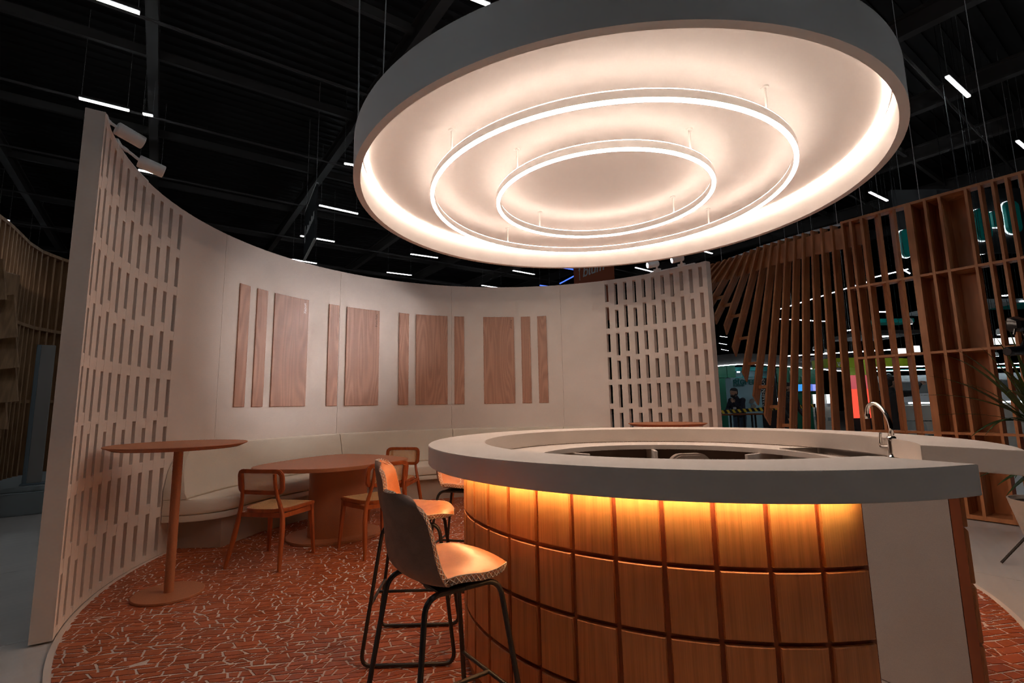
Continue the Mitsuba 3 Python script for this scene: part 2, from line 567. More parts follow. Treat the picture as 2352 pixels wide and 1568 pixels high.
def lattice(wall, label, first, pitch, ends, long_first):
    """Eleven columns of slots between upright slats; blocks set back a little close each column between its slots."""
    thing(wall, label, None, kind='structure')
    w = 0.93
    cols = [first + pitch * i for i in range(11)]
    edges = sorted([ends[0], ends[1], *[a for c in cols for a in (c - w, c)]])
    for a0, a1 in zip(edges[::2], edges[1::2]):
        if a1 - a0 > 0.05:
            part(wall, 'slat', arcbox(WC, WR, WR + WT, a0 + 0.012, a1 - 0.012, 0, WZ, 1.5), 'plaster')
    for i, c in enumerate(cols):
        z, long = ZTOP, (i % 2 == 0) == long_first
        blocks = [(ZTOP, WZ)]
        for k in range(8):
            b = z - (LONG if long else SHORT)
            blocks.append((b - GAP if k < 7 else 0.0, b))
            z = b - GAP
            long = not long
        for z0, z1 in blocks:
            part(wall, 'block', arcbox(WC, WR + 0.0012, WR + WT - 0.002, c - w, c, z0, z1, 2), 'plaster')


lattice('wall_left', 'slotted left end of the curved plaster wall beside the tall bistro table', 183.72, 2.81, (182.8, 212.75), True)
lattice('wall_right', 'slotted right end of the curved plaster wall beside the wooden screen', 63.15, -2.57, (35.3, 63.15), False)

# ------------------------------------------------------------------ hall: roof deck and beams
thing('ceiling', 'black corrugated roof of the exhibition hall with steel beams', None, kind='structure')
DZ = 10.6
UW = frame((0, 0, 0), (*HU, 0), (*HV, 0))
part('ceiling', 'deck', tf(bx(-26, 44, -22, 56, DZ, DZ + 0.1), UW), 'deck')
for i, u in enumerate((-13.4, -9.0, -4.5, -0.6, 4.2, 8.9, 13.1, 17.0, 20.5, 24.7, 29.0)):
    part('ceiling', 'beam', tf(cat(bx(u - 0.11, u + 0.11, -16, 52, 9.2, 9.26), bx(u - 0.11, u + 0.11, -16, 52, 9.62, 9.68), bx(u - 0.02, u + 0.02, -16, 52, 9.26, 9.62)), UW), 'truss')
for v in np.arange(1.2, 50, 4.0):
    part('ceiling', 'purlin', tf(cat(bx(-22, 40, v - 0.05, v + 0.05, 9.44, 9.49), bx(-22, 40, v - 0.016, v + 0.016, 9.49, 9.68)), UW), 'truss')
for v in np.arange(3.2, 50, 4.0):
    part('ceiling', 'sprinkler_pipe', tf(tube([(-22, v, 9.0), (40, v, 9.0)], 0.035, 8), UW), 'truss')
ribs = [bx(-26, 44, v, v + 0.12, DZ - 0.06, DZ) for v in np.arange(-10, 52, 0.35)]
part('ceiling', 'deck_ribs', tf(cat(*ribs), UW), 'deck', kind='stuff', label='corrugation of the black roof deck')

# the hall's linear tubes: the ones seen, and the rest of the same rows overhead and behind
TUBES = [((-6.85, 7.55), (-6.30, 7.93), 1.3), ((-9.41, 10.31), (-8.63, 10.82), 0), ((-10.54, 13.72), (-10.06, 14.05), 0), ((-6.22, 16.49), (-5.09, 17.33), 0),
         ((-7.63, 19.9), (-6.96, 20.37), 0), ((-9.8, 22.78), (-8.89, 23.56), 0), ((-4.06, 22.25), (-2.87, 22.93), 0), ((-5.87, 25.35), (-4.67, 26.04), 0),
         ((0.78, 25.39), (1.98, 26.26), 0), ((-0.99, 28.54), (0.22, 29.4), 0), ((9.54, 22.41), (10.25, 22.92), 0), ((12.73, 16.11), (13.94, 16.88), 0), ((9.93, 10.02), (11.13, 10.78), 0)]
px = lambda x, y, z: None


def unproject(x, y, z):
    a, b = (x - 1176 - PPX) / FPX, -(y - 784 - PPY) / FPX
    c, s = math.cos(ROLL), math.sin(ROLL); a, b = c * a - s * b, s * a + c * b
    c, s = math.cos(PITCH), math.sin(PITCH)
    d = np.array([a, c - s * b, s + c * b])
    return np.array([0, 0, CAM_H]) + d * (z - CAM_H) / d[2]


def at_depth(x, y, Y):
    a, b = (x - 1176 - PPX) / FPX, -(y - 784 - PPY) / FPX
    c, s = math.cos(ROLL), math.sin(ROLL); a, b = c * a - s * b, s * a + c * b
    c, s = math.cos(PITCH), math.sin(PITCH)
    d = np.array([a, c - s * b, s + c * b])
    return np.array([0, 0, CAM_H]) + d * Y / d[1]


def roof_tube(A, B, z=8.31):
    A, B = np.array(A, float), np.array(B, float)
    d = B - A; L = np.linalg.norm(d); d /= L
    M = frame((*((A + B) / 2), z), (*d, 0), (-d[1], d[0], 0))
    t = thing('tube_light', 'cool white linear tube light hanging under the black hall roof', 'ceiling light', 'linear tube lights under the hall roof')
    part(t, 'housing', tf(cbox(-L / 2, L / 2, -0.045, 0.045, 0.012, 0.075, 0.008), M), 'truss')
    part(t, 'diffuser', tf(cbox(-L / 2 + .01, L / 2 - .01, -0.036, 0.036, -0.02, 0.012, 0.006), M), 'diffuser', **glow(COOL, L_HALL, 0.35))
    for s in (-1, 1):
        part(t, 'hanger', tf(tube([(s * L * 0.45, 0, 0.07), (s * L * 0.45, 0, DZ - z)], 0.004, 5), M), 'cable')
    return t


for a, b, _ in TUBES:
    roof_tube(a, b)
for x0, y0, x1, y1 in ((327, 261, 352, 266), (-6, 501, 23, 507), (65, 567, 88, 570), (790, 375, 830, 382), (690, 541, 698, 543), (1459, 614, 1500, 624), (2336, 323, 2362, 345), (1050, -18, 1125, 12),
                       (1654, 772, 1670, 774), (1652, 788, 1669, 791), (1657, 802, 1673, 805)):
    z = 8.31 if y0 < 700 else 8.0
    roof_tube(unproject(x0, y0, z)[:2], unproject(x1, y1, z)[:2], z)
for i, (x, y) in enumerate(((-7.5, 1.5), (-4.0, -3.5), (1.2, -2.0), (5.8, 1.0), (7.5, -3.5), (10.5, 4.5), (-10.5, 5.0), (1.8, 5.2), (5.6, 7.9), (-2.4, 2.4))):
    roof_tube(np.array([x, y]) - 0.72 * HU, np.array([x, y]) + 0.72 * HU)

# ------------------------------------------------------------------ ring pendant over the bar
t = thing('ring_pendant', 'huge round white pendant ceiling with two glowing rings, hung above the bar counter', 'ceiling lamp')
PR, PRI, PH, PCZ = 2.11, 2.057, 0.295, PZ + 0.243
part(t, 'fascia', arc_sweep([(PRI, PZ), (PR, PZ), (PR, PZ + PH), (PR - 0.02, PZ + PH), (PR - 0.02, PZ + PH - 0.02), (PRI, PZ + PH - 0.02)], 0, 360, PC, 1.5, True), 'white_paint', 40)
part(t, 'ceiling_disc', arc_sweep([(0.001, PCZ), (PRI - 0.012, PCZ), (PRI - 0.012, PCZ + 0.02), (0.001, PCZ + 0.02)], 0, 360, PC, 1.5, True), 'ceiling_paint')
part(t, 'top_cover', arc_sweep([(0.001, PZ + PH - 0.02), (PRI, PZ + PH - 0.02), (PRI, PZ + PH - 0.012), (0.001, PZ + PH - 0.012)], 0, 360, PC, 3, True), 'white_paint')
part(t, 'edge_strip', arc_sweep([(PRI - 0.046, PCZ - 0.012), (PRI - 0.016, PCZ - 0.012), (PRI - 0.016, PCZ - 0.002), (PRI - 0.046, PCZ - 0.002)], 0, 360, PC, 2.5, True), 'diffuser', label='glowing strip around the edge of the disc', **glow(WARM, L_COVE, 5))
for R, rods in ((1.485, (-147.1, -57.3, 122.9, 31.0)), (0.915, (-146.3, -56.8, 121.7, 29.3))):
    z0 = PZ + 0.012
    ring = part(t, 'light_ring', arc_sweep([(R - 0.017, z0 + 0.006), (R + 0.017, z0 + 0.006), (R + 0.017, z0 + 0.058), (R - 0.017, z0 + 0.058)], 0, 360, PC, 1.5, True), 'white_paint', label='slim white ring lit above and below')
    part(ring, 'lower_diffuser', arc_sweep([(R - 0.010, z0 - 0.010), (R + 0.010, z0 - 0.010), (R + 0.0155, z0 - 0.004), (R + 0.0155, z0 + 0.006), (R - 0.0155, z0 + 0.006), (R - 0.0155, z0 - 0.004)], 0, 360, PC, 2.5, True), 'diffuser', **glow(WARM, L_RING_DOWN, 5))
    part(ring, 'upper_diffuser', arc_sweep([(R - 0.013, z0 + 0.058), (R + 0.013, z0 + 0.058), (R + 0.013, z0 + 0.067), (R - 0.013, z0 + 0.067)], 0, 360, PC, 2.5, True), 'diffuser', **glow(WARM, L_RING_UP, 5))
    for a in rods:
        p = pol(PC, R, a)
        rod = part(t, 'rod', cat(tube([(*p, z0 + 0.06), (*p, PCZ)], 0.0075, 10), lathe([(0, PCZ - 0.012), (0.024, PCZ - 0.012), (0.026, PCZ)], 16, p)), 'white_paint', 40)
for a, top in ((196.0, (-1.42, 3.45)), (171.0, (-1.0, 5.9)), (-8.0, (3.25, 3.85)), (60.0, (2.1, 6.2))):
    p = pol(PC, PR - 0.03, a, PZ + PH)
    part(t, 'cable', tube([p, (p[0] * 0.75 + top[0] * 0.25, p[1] * 0.75 + top[1] * 0.25, DZ)], 0.006, 6), 'cable')
    part(t, 'shackle', cat(tube(fillet([p + (0, 0, -0.01), p + (0.02, 0, 0.05), p + (0, 0, 0.10), p + (-0.02, 0, 0.05), p + (0, 0, 0.0)], 0.02), 0.006, 6), bx(p[0] - .012, p[0] + .012, p[1] - .012, p[1] + .012, p[2] + .09, p[2] + .15)), 'cable', 40)

# ------------------------------------------------------------------ bar counter
BN = np.array([0.8924, 0.4512]); BU = np.array([0.4512, -0.8924])          # across and along the staff passage


def strip(n0, n1):
    """The passage between two parallel cuts, from the middle of the bar out towards the entrance side."""
    def P(n, u): return n * BN + (u + BU @ np.array(BC)) * BU
    return Polygon([P(n0, 0.0), P(n1, 0.0), P(n1, 3.0), P(n0, 3.0)])


def ring2(r0, r1): return circle(BC, r1, 240).difference(circle(BC, r0, 240))


t = thing('bar_counter', 'round bar counter faced with square oak tiles and lit under its thick stone top', 'bar counter')
SLAB = ring2(1.10, 1.415).difference(strip(2.081, 2.722))
part(t, 'stone_top', ext(SLAB, 1.003, 1.10, 0.0025), 'stone', 30, label='thick beige stone top shaped like an open ring')
BASE = ring2(1.17, 1.2045).difference(strip(1.887, 2.735))
part(t, 'backing', ext(BASE, 0.0, 1.003), 'oak_back', 30, label='dark red-brown backing behind the tiles')
WORK = ring2(0.80, 1.115).difference(strip(1.887, 2.735))
S0 = unproject(1958, 1037, 1.0)[:2]
sa = math.atan2(S0[1] - BC[1], S0[0] - BC[0])
sc = np.array(BC) + 0.955 * np.array([math.cos(sa), math.sin(sa)])
SINK = affinity.translate(affinity.rotate(sbox(-0.115, -0.25, 0.115, 0.25).buffer(0.03), math.degrees(sa), origin=(0, 0)), *sc)
part(t, 'worktop', ext(WORK.difference(SINK.buffer(-0.012)), 0.968, 1.0, 0.0015), 'stone', 30, label='lower stone worktop inside the ring')
part(t, 'inner_panel', ext(ring2(1.06, 1.09).difference(strip(1.85, 2.77)), 0.0, 0.968), 'dark_inside', 30)
for a in (172.0, 128.0, 82.0, 30.0):
    p = pol(BC, 0.86, a)
    part(t, 'post', mv(cbox(-0.011, 0.011, -0.2, 0.2, 0.0, 0.968, 0.002), *p, 0, rad(a) + PI / 2), 'stone', label='pale upright under the worktop')
END = ring2(0.80, 1.168).intersection(strip(2.735, 2.765))
part(t, 'end_panel', ext(END, 0.0, 1.0, 0.002), 'plaster_end', label='plain stone panel closing the end at the passage')
part(t, 'end_panel', ext(ring2(0.80, 1.168).intersection(strip(1.857, 1.887)), 0.0, 1.0, 0.002), 'plaster_end')
part(t, 'plinth', ext(ring2(1.175, 1.2).difference(strip(1.887, 2.735)), -0.003, 0.002), 'dark_inside', 30)


def cladding_tile(a0, a1, z0, z1, k):
    """One bowed oak tile: chamfered face, uv in metres for its grain."""
    A = np.radians(np.linspace(a0, a1, 6)); b, rf, rb = 0.0035, 1.2215, 1.204
    db = b / rf
    rows = []
    for (r, ins, zz) in ((rb, 0, z0), (rf - b, 0, z0), (rf, 1, z0 + b), (rf, 1, z1 - b), (rf - b, 0, z1), (rb, 0, z1)):
        aa = A.copy()
        if ins: aa = np.linspace(A[0] + db, A[-1] - db, 6)
        rows.append(np.stack([BC[0] + r * np.cos(aa), BC[1] + r * np.sin(aa), np.full(6, zz)], 1))
    V, F, UV = [], [], []

    def quad(p, q, r, s, up):
        o = len(V)
        V.extend([p, q, r, s]); UV.extend(up); F.extend([(o, o + 1, o + 2), (o, o + 2, o + 3)])
    uo, vo = (k * 1.37) % 19 + 0.3, (k * 2.11) % 23
    for i in range(5):
        for j in range(5):
            u0, u1 = (A[j] - A[0]) * rf + uo, (A[j + 1] - A[0]) * rf + uo
            v0, v1 = rows[i][0, 2] + vo, rows[i + 1][0, 2] + vo
            quad(rows[i][j], rows[i][j + 1], rows[i + 1][j + 1], rows[i + 1][j], [(u0, v0), (u1, v0), (u1, v1), (u0, v1)])
    for j, sgn in ((0, 1), (5, -1)):
        ring = [rows[i][j] for i in range(6)]
        o = len(V); V.extend(ring); UV.extend([(uo, vo + p[2]) for p in ring])
        for i in range(1, 5): F.append((o, o + i, o + i + 1) if sgn < 0 else (o, o + i + 1, o + i))
    return (np.array(V), np.array(F)), np.array(UV)


ROWS = ((0.7625, 1.0), (0.5335, 0.7475), (0.2995, 0.518), (0.0655, 0.2845))
k = 0
for i in range(40):
    a1 = 280.1 - 7.93 * i - 0.36; a0 = 280.1 - 7.93 * (i + 1) + 0.36
    for z0, z1 in ROWS:
        me, uv = cladding_tile(a0, a1, z0, z1, k); k += 1
        part(t, 'tile', me, 'oak', uv=uv)
part(t, 'light_strip', arc_sweep([(1.262, 0.990), (1.286, 0.990), (1.286, 1.003), (1.262, 1.003)], -34, 278, BC, 3), 'diffuser', label='amber strip light under the stone top', **glow(AMBER, L_BAR, 6))

t = thing('sink', 'stainless steel basin sunk into the worktop inside the round bar', 'sink')
rim = SINK.difference(SINK.buffer(-0.014))
part(t, 'rim', ext(rim, 0.9985, 1.0035, 0.001), 'steel', 30)
inner = SINK.buffer(-0.013); wall = inner.difference(inner.buffer(-0.003))
part(t, 'bowl', cat(ext(wall, 0.84, 1.0), ext(inner, 0.835, 0.84)), 'steel', 30)

FP = unproject(2053, 1050, 1.0)
t = thing('faucet', 'chrome kitchen faucet with a tall curved spout beside the sink', 'faucet')
fd = np.array([S0[0] - FP[0], S0[1] - FP[1]]); fd /= np.linalg.norm(fd)
fr = np.array([fd[1], -fd[0]])
FM = frame(FP, (*fd, 0), (-fd[1], fd[0], 0))
part(t, 'body', tf(lathe([(0, 0), (0.028, 0), (0.028, 0.004), (0.0225, 0.012), (0.0205, 0.02), (0.0205, 0.085), (0.0225, 0.09), (0.0225, 0.10), (0.018, 0.108), (0.0145, 0.112), (0.0145, 0.125), (0, 0.127)], 28), FM), 'chrome', 40)
sp = spline([(0, 0, 0.11), (-0.004, 0, 0.16), (0.012, 0, 0.215), (0.05, 0, 0.262), (0.10, 0, 0.285), (0.143, 0, 0.272), (0.160, 0, 0.24), (0.162, 0, 0.222)], 26)
part(t, 'spout', tf(tube(sp, 0.0105, 14), FM), 'chrome', 60)
part(t, 'aerator', tf(mv(lathe([(0, -0.02), (0.0125, -0.02), (0.0135, 0.0), (0.0125, 0.008), (0, 0.008)], 20), 0.162, 0, 0.218), FM), 'chrome', 40)
part(t, 'lever', tf(cat(tube([(0.0, 0.0, 0.055), (0.045, 0.012, 0.052), (0.062, 0.016, 0.053)], [0.009, 0.008, 0.011], 12), tube([(0.062, 0.016, 0.055), (0.060, 0.017, 0.085), (0.048, 0.02, 0.125)], [0.012, 0.008, 0.0065], 12)), FM), 'chrome', 60)

# ------------------------------------------------------------------ sample boards on the curved wall
BOARDS = [(163.5, 166.2, 'narrow reddish walnut sample board, first from the slotted left end of the curved wall'),
          (158.75, 161.5, 'narrow streaked sample board just left of the wide board marked in white'),
          (147.6, 156.75, 'wide walnut sample board with flame grain and white lettering on the curved wall'),
          (139.15, 141.95, 'narrow plain sample board between the two leftmost wide boards'),
          (127.9, 137.0, 'wide straight-grained sample board with brown two-word lettering'),
          (119.55, 122.25, 'narrow streaked sample board just left of the wide board without lettering'),
          (108.5, 117.45, 'wide streaky sample board without lettering in the middle of the curved wall'),
          (103.75, 106.5, 'narrow sample board just right of the wide board without lettering'),
          (89.35, 98.15, 'wide even brown sample board with small dark lettering, rightmost wide one'),
          (84.7, 87.3, 'narrow sample board, second from the slotted right end of the wall'),
          (80.0, 82.6, 'narrow sample board nearest the slotted right end of the wall')]
TEXT = {2: ('Xapuri', 'letter_white', 0.034), 4: ('Porto Belo', 'letter_brown', 0.030), 8: ('Andorra', 'letter_brown', 0.028)}
BZ0, BZ1 = 1.33, 2.772
for i, (a0, a1, lab) in enumerate(BOARDS):
    n = max(3, int((a1 - a0) / 1.2))
    A = np.radians(np.linspace(a0, a1, n + 1)); r0, r1 = WR - 0.016, WR - 0.0005
    V, F, UV = [], [], []
    prof = [(r1, BZ0), (r0 + .002, BZ0), (r0, BZ0 + .002), (r0, BZ1 - .002), (r0 + .002, BZ1), (r1, BZ1)]
    for j, a in enumerate(A):
        for (r, z) in prof:
            V.append((WC[0] + r * math.cos(a), WC[1] + r * math.sin(a), z)); UV.append(((a - A[0]) * r0 + i * 2.37 + 0.21, z * 0.8 + i * 3.3))
    for j in range(n):
        for q in range(6):
            p, s = j * 6 + q, j * 6 + (q + 1) % 6
            F += [(p, s, s + 6), (p, s + 6, p + 6)]
    for q in range(1, 5): F += [(0, q + 1, q), (n * 6, n * 6 + q, n * 6 + q + 1)]
    key = solo('sample_board', (np.array(V), np.array(F)), 'board_wood', lab, 'wall panel', 'sample boards on the curved wall', uv=np.array(UV))
    if i in TEXT:
        txt, m, hgt = TEXT[i]
        me = meshkit.text_mesh(txt, hgt, 0.0012, bold=(i == 2))
        a = rad(a0 + 0.62 + (0.1 if i == 2 else 0)) ; r = r0 - 0.0002
        x_ax = np.array([0, 0, 1.0]); n_in = -np.array([math.cos(a), math.sin(a), 0])
        y_ax = np.cross(n_in, x_ax)
        L = me.bounds[1][0]
        part(key, 'lettering', tf(me, frame((WC[0] + r * math.cos(a), WC[1] + r * math.sin(a), BZ1 - 0.055 - L), x_ax, y_ax, n_in)), m)

# ------------------------------------------------------------------ banquette
t = thing('banquette', 'long cream upholstered bench following the curved wall', 'bench')


def fr_at(a): return float(np.interp(a, [64, 107, 120, 154, 172, 183], [2.56, 2.54, 2.58, 2.72, 2.80, 2.82]))


def bench_sweep(prof_fn, a0, a1, step=1.5):
    """Sweeps a profile that may change with the angle along the wall."""
    n = max(2, int((a1 - a0) / step) + 1)
    A = np.linspace(a0, a1, n)
    P = [np.array(prof_fn(a)) for a in A]; k = len(P[0])
    V = np.concatenate([np.stack([WC[0] + p[:, 0] * math.cos(rad(a)), WC[1] + p[:, 0] * math.sin(rad(a)), p[:, 1]], 1) for a, p in zip(A, P)])
    F = []
    for i in range(n - 1):
        for j in range(k):
            p, q = i * k + j, i * k + (j + 1) % k
            F += [(p, q + k, q), (p, p + k, q + k)]
    for j in range(1, k - 1): F += [(0, j, j + 1), ((n - 1) * k, (n - 1) * k + j + 1, (n - 1) * k + j)]
    m = tm(V, F)
    if m.volume < 0: m.invert()
    return m


AE = 182.7
rnd = lambda a: 0.0 if a < 176.5 else (1 - math.sqrt(max(0.0, 1 - ((a - 176.5) / 6.3) ** 2))) * 0.36      # rounded plan of the free end


def cushion(a):
    f = fr_at(a) + rnd(a)
    return [(3.34, .345), (f + .03, .345), (f + .006, .357), (f, .38), (f, .435), (f + .012, .462), (f + .04, .477), (3.0 + rnd(a) * .5, .482), (3.34, .485)]


def band(a):
    f = fr_at(a) + rnd(a)
    return [(3.34, .285), (f + .012, .285), (f + .004, .291), (f + .004, .335), (f + .012, .341), (3.34, .341)]


def back(a):
    h = 0.945 if a < 176.9 else 0.487 + 0.458 * math.sqrt(max(0.0, 1 - ((a - 176.9) / 5.9) ** 2))
    s = (h - .487) / .458
    return [(3.342, .487), (3.135, .487), (3.128, .50), (3.128 + .11 * s, max(h - .03, .505)), (3.128 + .125 * s, max(h - .008, .51)), (3.15 + .125 * s, h), (3.342, h)]


for a0, a1 in ((64.5, 75.9), (76.05, 107.35), (107.5, 138.9), (139.05, AE)):
    part(t, 'backrest', bench_sweep(back, a0, a1, 0.8), 'linen', 35)
for a0, a1 in ((64.5, 107.4), (107.5, 150.0), (150.1, AE)):
    part(t, 'seat_cushion', bench_sweep(cushion, a0, a1, 0.8), 'linen', 35)
part(t, 'seat_base', bench_sweep(band, 64.5, AE, 0.8), 'linen', 35)
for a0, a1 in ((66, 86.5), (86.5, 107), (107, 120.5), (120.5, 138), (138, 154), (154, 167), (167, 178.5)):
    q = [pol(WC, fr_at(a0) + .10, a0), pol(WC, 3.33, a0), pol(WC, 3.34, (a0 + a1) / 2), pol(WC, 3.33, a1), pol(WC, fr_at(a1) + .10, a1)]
    part(t, 'plinth', ext(Polygon(q), 0.0, 0.285), 'shaded_base_fabric', label='flat facet of the fabric-covered base')

# ------------------------------------------------------------------ tables
def bistro(x, y, label, base=(0.0, 0.0)):
    t = thing('bistro_table', label, 'table')
    part(t, 'tabletop', lathe([(0, 1.028), (0.40, 1.028), (0.455, 1.052), (0.457, 1.056), (0.455, 1.059), (0, 1.059)], 72, (x, y)), 'lacquer', 30)
    part(t, 'pole', lathe([(0, 0.016), (0.031, 0.016), (0.031, 1.03), (0, 1.03)], 32, (x, y)), 'lacquer', 30)
    part(t, 'base', lathe([(0, 0.0), (0.222, 0.0), (0.226, 0.003), (0.226, 0.015), (0.222, 0.018), (0, 0.018)], 64, (x + base[0], y + base[1])), 'lacquer', 30)
    return t


bistro(-2.40, 3.765, 'tall round terracotta-coloured bistro table in front of the slotted left end of the wall')
bistro(2.02, 6.10, 'tall round terracotta-coloured bistro table behind the bar, only its top showing')

t = thing('dining_table', 'terracotta-coloured table with a pebble-shaped top on one oval pedestal before the bench', 'table')
OUT = spline([(-2.46, 5.05), (-2.42, 5.35), (-2.29, 5.72), (-2.15, 6.02), (-1.97, 6.20), (-1.74, 6.18), (-1.46, 6.05), (-1.22, 5.86), (-1.03, 5.60), (-1.08, 5.38), (-1.28, 5.08), (-1.48, 4.85), (-1.70, 4.745), (-2.00, 4.74), (-2.28, 4.80), (-2.41, 4.90)], 96, True)
part(t, 'tabletop', ext(Polygon(OUT), 0.705, 0.742, 0.004), 'lacquer', 35)


def oval(c, a, b, ang, n=72):
    s = np.arange(n) * 2 * PI / n
    e = np.sign(np.cos(s)) * np.abs(np.cos(s)) ** 0.85 * a, np.sign(np.sin(s)) * np.abs(np.sin(s)) ** 0.85 * b
    return affinity.translate(affinity.rotate(Polygon(np.stack(e, 1)), ang, origin=(0, 0)), *c)


part(t, 'pedestal', ext(oval((-1.70, 5.33), 0.29, 0.20, 28), 0.02, 0.706), 'lacquer', 35)
part(t, 'base', ext(oval((-1.735, 5.35), 0.47, 0.385, 28), 0.0, 0.024, 0.005), 'lacquer', 35)


# ------------------------------------------------------------------ cane chairs
def strip_mesh(P, w, th, across):
    """A flat strip along P, w wide in direction 'across', th thick."""
    P = np.asarray(P, float)
    t = np.gradient(P, axis=0); t /= np.linalg.norm(t, axis=1, keepdims=True)
    A = np.broadcast_to(across, P.shape)
    N = np.cross(t, A); N /= np.linalg.norm(N, axis=1, keepdims=True)
    k = len(P)
    V = np.concatenate([P - A * w / 2 - N * th / 2, P + A * w / 2 - N * th / 2, P + A * w / 2 + N * th / 2, P - A * w / 2 + N * th / 2])
    F = []
    for i in range(k - 1):
        for a in range(4):
            b = (a + 1) % 4
            F += [(a * k + i, b * k + i, b * k + i + 1), (a * k + i, b * k + i + 1, a * k + i + 1)]
    return tm(V, F)


def cane(poly, surf, pitch, w):
    """Cane weave inside a polygon of (u, v): pairs of strips both ways and one set of diagonals; surf maps (u, v) to a point."""
    x0, y0, x1, y1 = poly.bounds
    out = []

    def run(line, off, ww):
        g = poly.intersection(line)
        for s in getattr(g, 'geoms', [g]):
            if s.is_empty or s.length < 0.01: continue
            a, b = np.array(s.coords[0]), np.array(s.coords[-1])
            n = max(2, int(s.length / 0.05) + 1)
            Q = [a + (b - a) * i / (n - 1) for i in range(n)]
            P = np.array([surf(*q) for q in Q])
            e = np.array([-(b - a)[1], (b - a)[0]]); e /= np.linalg.norm(e)
            ac = np.array(surf(*(Q[0] + e * 0.01))) - P[0]; ac /= np.linalg.norm(ac)
            N = np.cross(np.gradient(P, axis=0)[0], ac); N /= np.linalg.norm(N)
            out.append(strip_mesh(P + N * off, ww, 0.0009, ac))
    x = x0 + pitch / 2
    while x < x1:
        for d in (-0.23, 0.23): run(LineString([(x + d * pitch, y0 - 1), (x + d * pitch, y1 + 1)]), 0.0006, w)
        x += pitch
    y = y0 + pitch / 2
    while y < y1:
        for d in (-0.23, 0.23): run(LineString([(x0 - 1, y + d * pitch), (x1 + 1, y + d * pitch)]), -0.0006, w)
        y += pitch
    c = x0 - (y1 - y0)
    while c < x1:
        run(LineString([(c, y0), (c + (y1 - y0), y1)]), 0.0016, w * 0.8)
        run(LineString([(c, y1), (c + (y1 - y0), y0)]), 0.0020, w * 0.8)
        c += pitch
    return cat(*out)


def rrect(x0, x1, y0, y1, r):
    return sbox(x0 + r, y0 + r, x1 - r, y1 - r).buffer(r, 10)


def shape_chair():
    """One cane chair, facing +y, as {part: [(mesh, material, smooth), ...]}."""
    P = {}
    SB = 0.455                                        # seat height
    bk = lambda u, v: (u, -0.205 - 0.16 * (v - 0.60) - 0.30 * u * u * -1.0, v)      # slightly dished backrest plane
    bk = lambda u, v: (u, -0.232 - 0.14 * (v - 0.60) + 0.32 * u * u, v)
    frame_o, frame_i = rrect(-0.222, 0.222, 0.588, 0.80, 0.062), rrect(-0.185, 0.185, 0.622, 0.766, 0.035)

    def bent(poly, th, off):
        m = ext(poly, -th / 2, th / 2, 0.006)
        m = m.subdivide_to_size(0.06)
        V = np.array(m.vertices)
        Q = np.array([bk(x, y) for x, y in V[:, :2]])
        Q[:, 1] += off - V[:, 2]
        return tm(Q, m.faces)
    P['backrest'] = [(bent(frame_o.difference(frame_i), 0.026, 0.012), 'chair_wood', 40)]
    P['backrest__cane'] = [(cane(frame_i.buffer(0.004), lambda u, v: (u, bk(u, v)[1] + 0.012, v), 0.0185, 0.0029), 'cane', False)]
    for s in (-1, 1):
        rear = spline([(s * 0.255, -0.285, 0.0), (s * 0.228, -0.235, 0.22), (s * 0.200, -0.205, 0.45), (s * 0.165, -0.232, 0.60), (s * 0.158, -0.262, 0.765)], 16)
        P.setdefault('leg', []).append((tube(rear, [0.0150 + 0.0065 * math.sin(PI * min(1, i / 11)) for i in range(16)], 14), 'chair_wood', 50))
    for s in (-1, 1):
        a, b = np.array([s * 0.232, 0.236, 0.0]), np.array([s * 0.206, 0.205, 0.435])
        pts = [(a[0] + dx * 0.011, a[1] + dy * 0.011, 0) for dx in (-1, 1) for dy in (-1, 1)] + [(b[0] + dx * 0.018, b[1] + dy * 0.018, 0.435) for dx in (-1, 1) for dy in (-1, 1)]
        P['leg'].append((hull(pts), 'chair_wood', False))
    seat = Polygon(np.vstack([spline([(-0.232, 0.225), (-0.222, 0.0), (-0.195, -0.13), (-0.12, -0.20), (0, -0.222), (0.12, -0.20), (0.195, -0.13), (0.222, 0.0), (0.232, 0.225)], 40)])).buffer(-0.004).buffer(0.004)
    sd = lambda u, v: (u, v, SB + 0.012 - 0.018 * math.exp(-(u * u + v * v) / 0.02))
    P['seat'] = [(ext(seat.difference(seat.buffer(-0.026)), SB - 0.018, SB + 0.012, 0.005), 'chair_wood', 40)]
    P['seat__cane'] = [(cane(seat.buffer(-0.018), lambda u, v: (u, v, SB + 0.0125 - 0.02 * max(0.0, 1 - (u / .2) ** 2) * max(0.0, 1 - (v / .2) ** 2)), 0.0165, 0.0034), 'cane', False)]
    P['apron'] = [(hull([(s * 0.206 + dx * 0.010, y, z) for dx in (-1, 1) for (y, z) in ((0.20, 0.435), (0.20, 0.385), (-0.20, 0.43), (-0.20, 0.40))]), 'chair_wood', False) for s in (-1, 1)]
    P['apron'] += [(bx(-0.195, 0.195, 0.197, 0.215, 0.385, 0.436), 'chair_wood', False), (bx(-0.185, 0.185, -0.205, -0.188, 0.40, 0.436), 'chair_wood', False)]
    return P


def place(name, P, x, y, ang, label, cat_, group=None, z=0.0):
    t = thing(name, label, cat_, group)
    M = T().translate([x, y, z]).rotate([0, 0, 1], math.degrees(ang))
    for pname, items in P.items():
        for it in items:
            d = P['_cache'].setdefault(id(it), mikit.ply(it[0], it[1], smooth=it[2])) if pname != '_cache' else None
            if d: scene[numbered(f'{t}__{pname}')] = {**d, 'to_world': M}
    return t


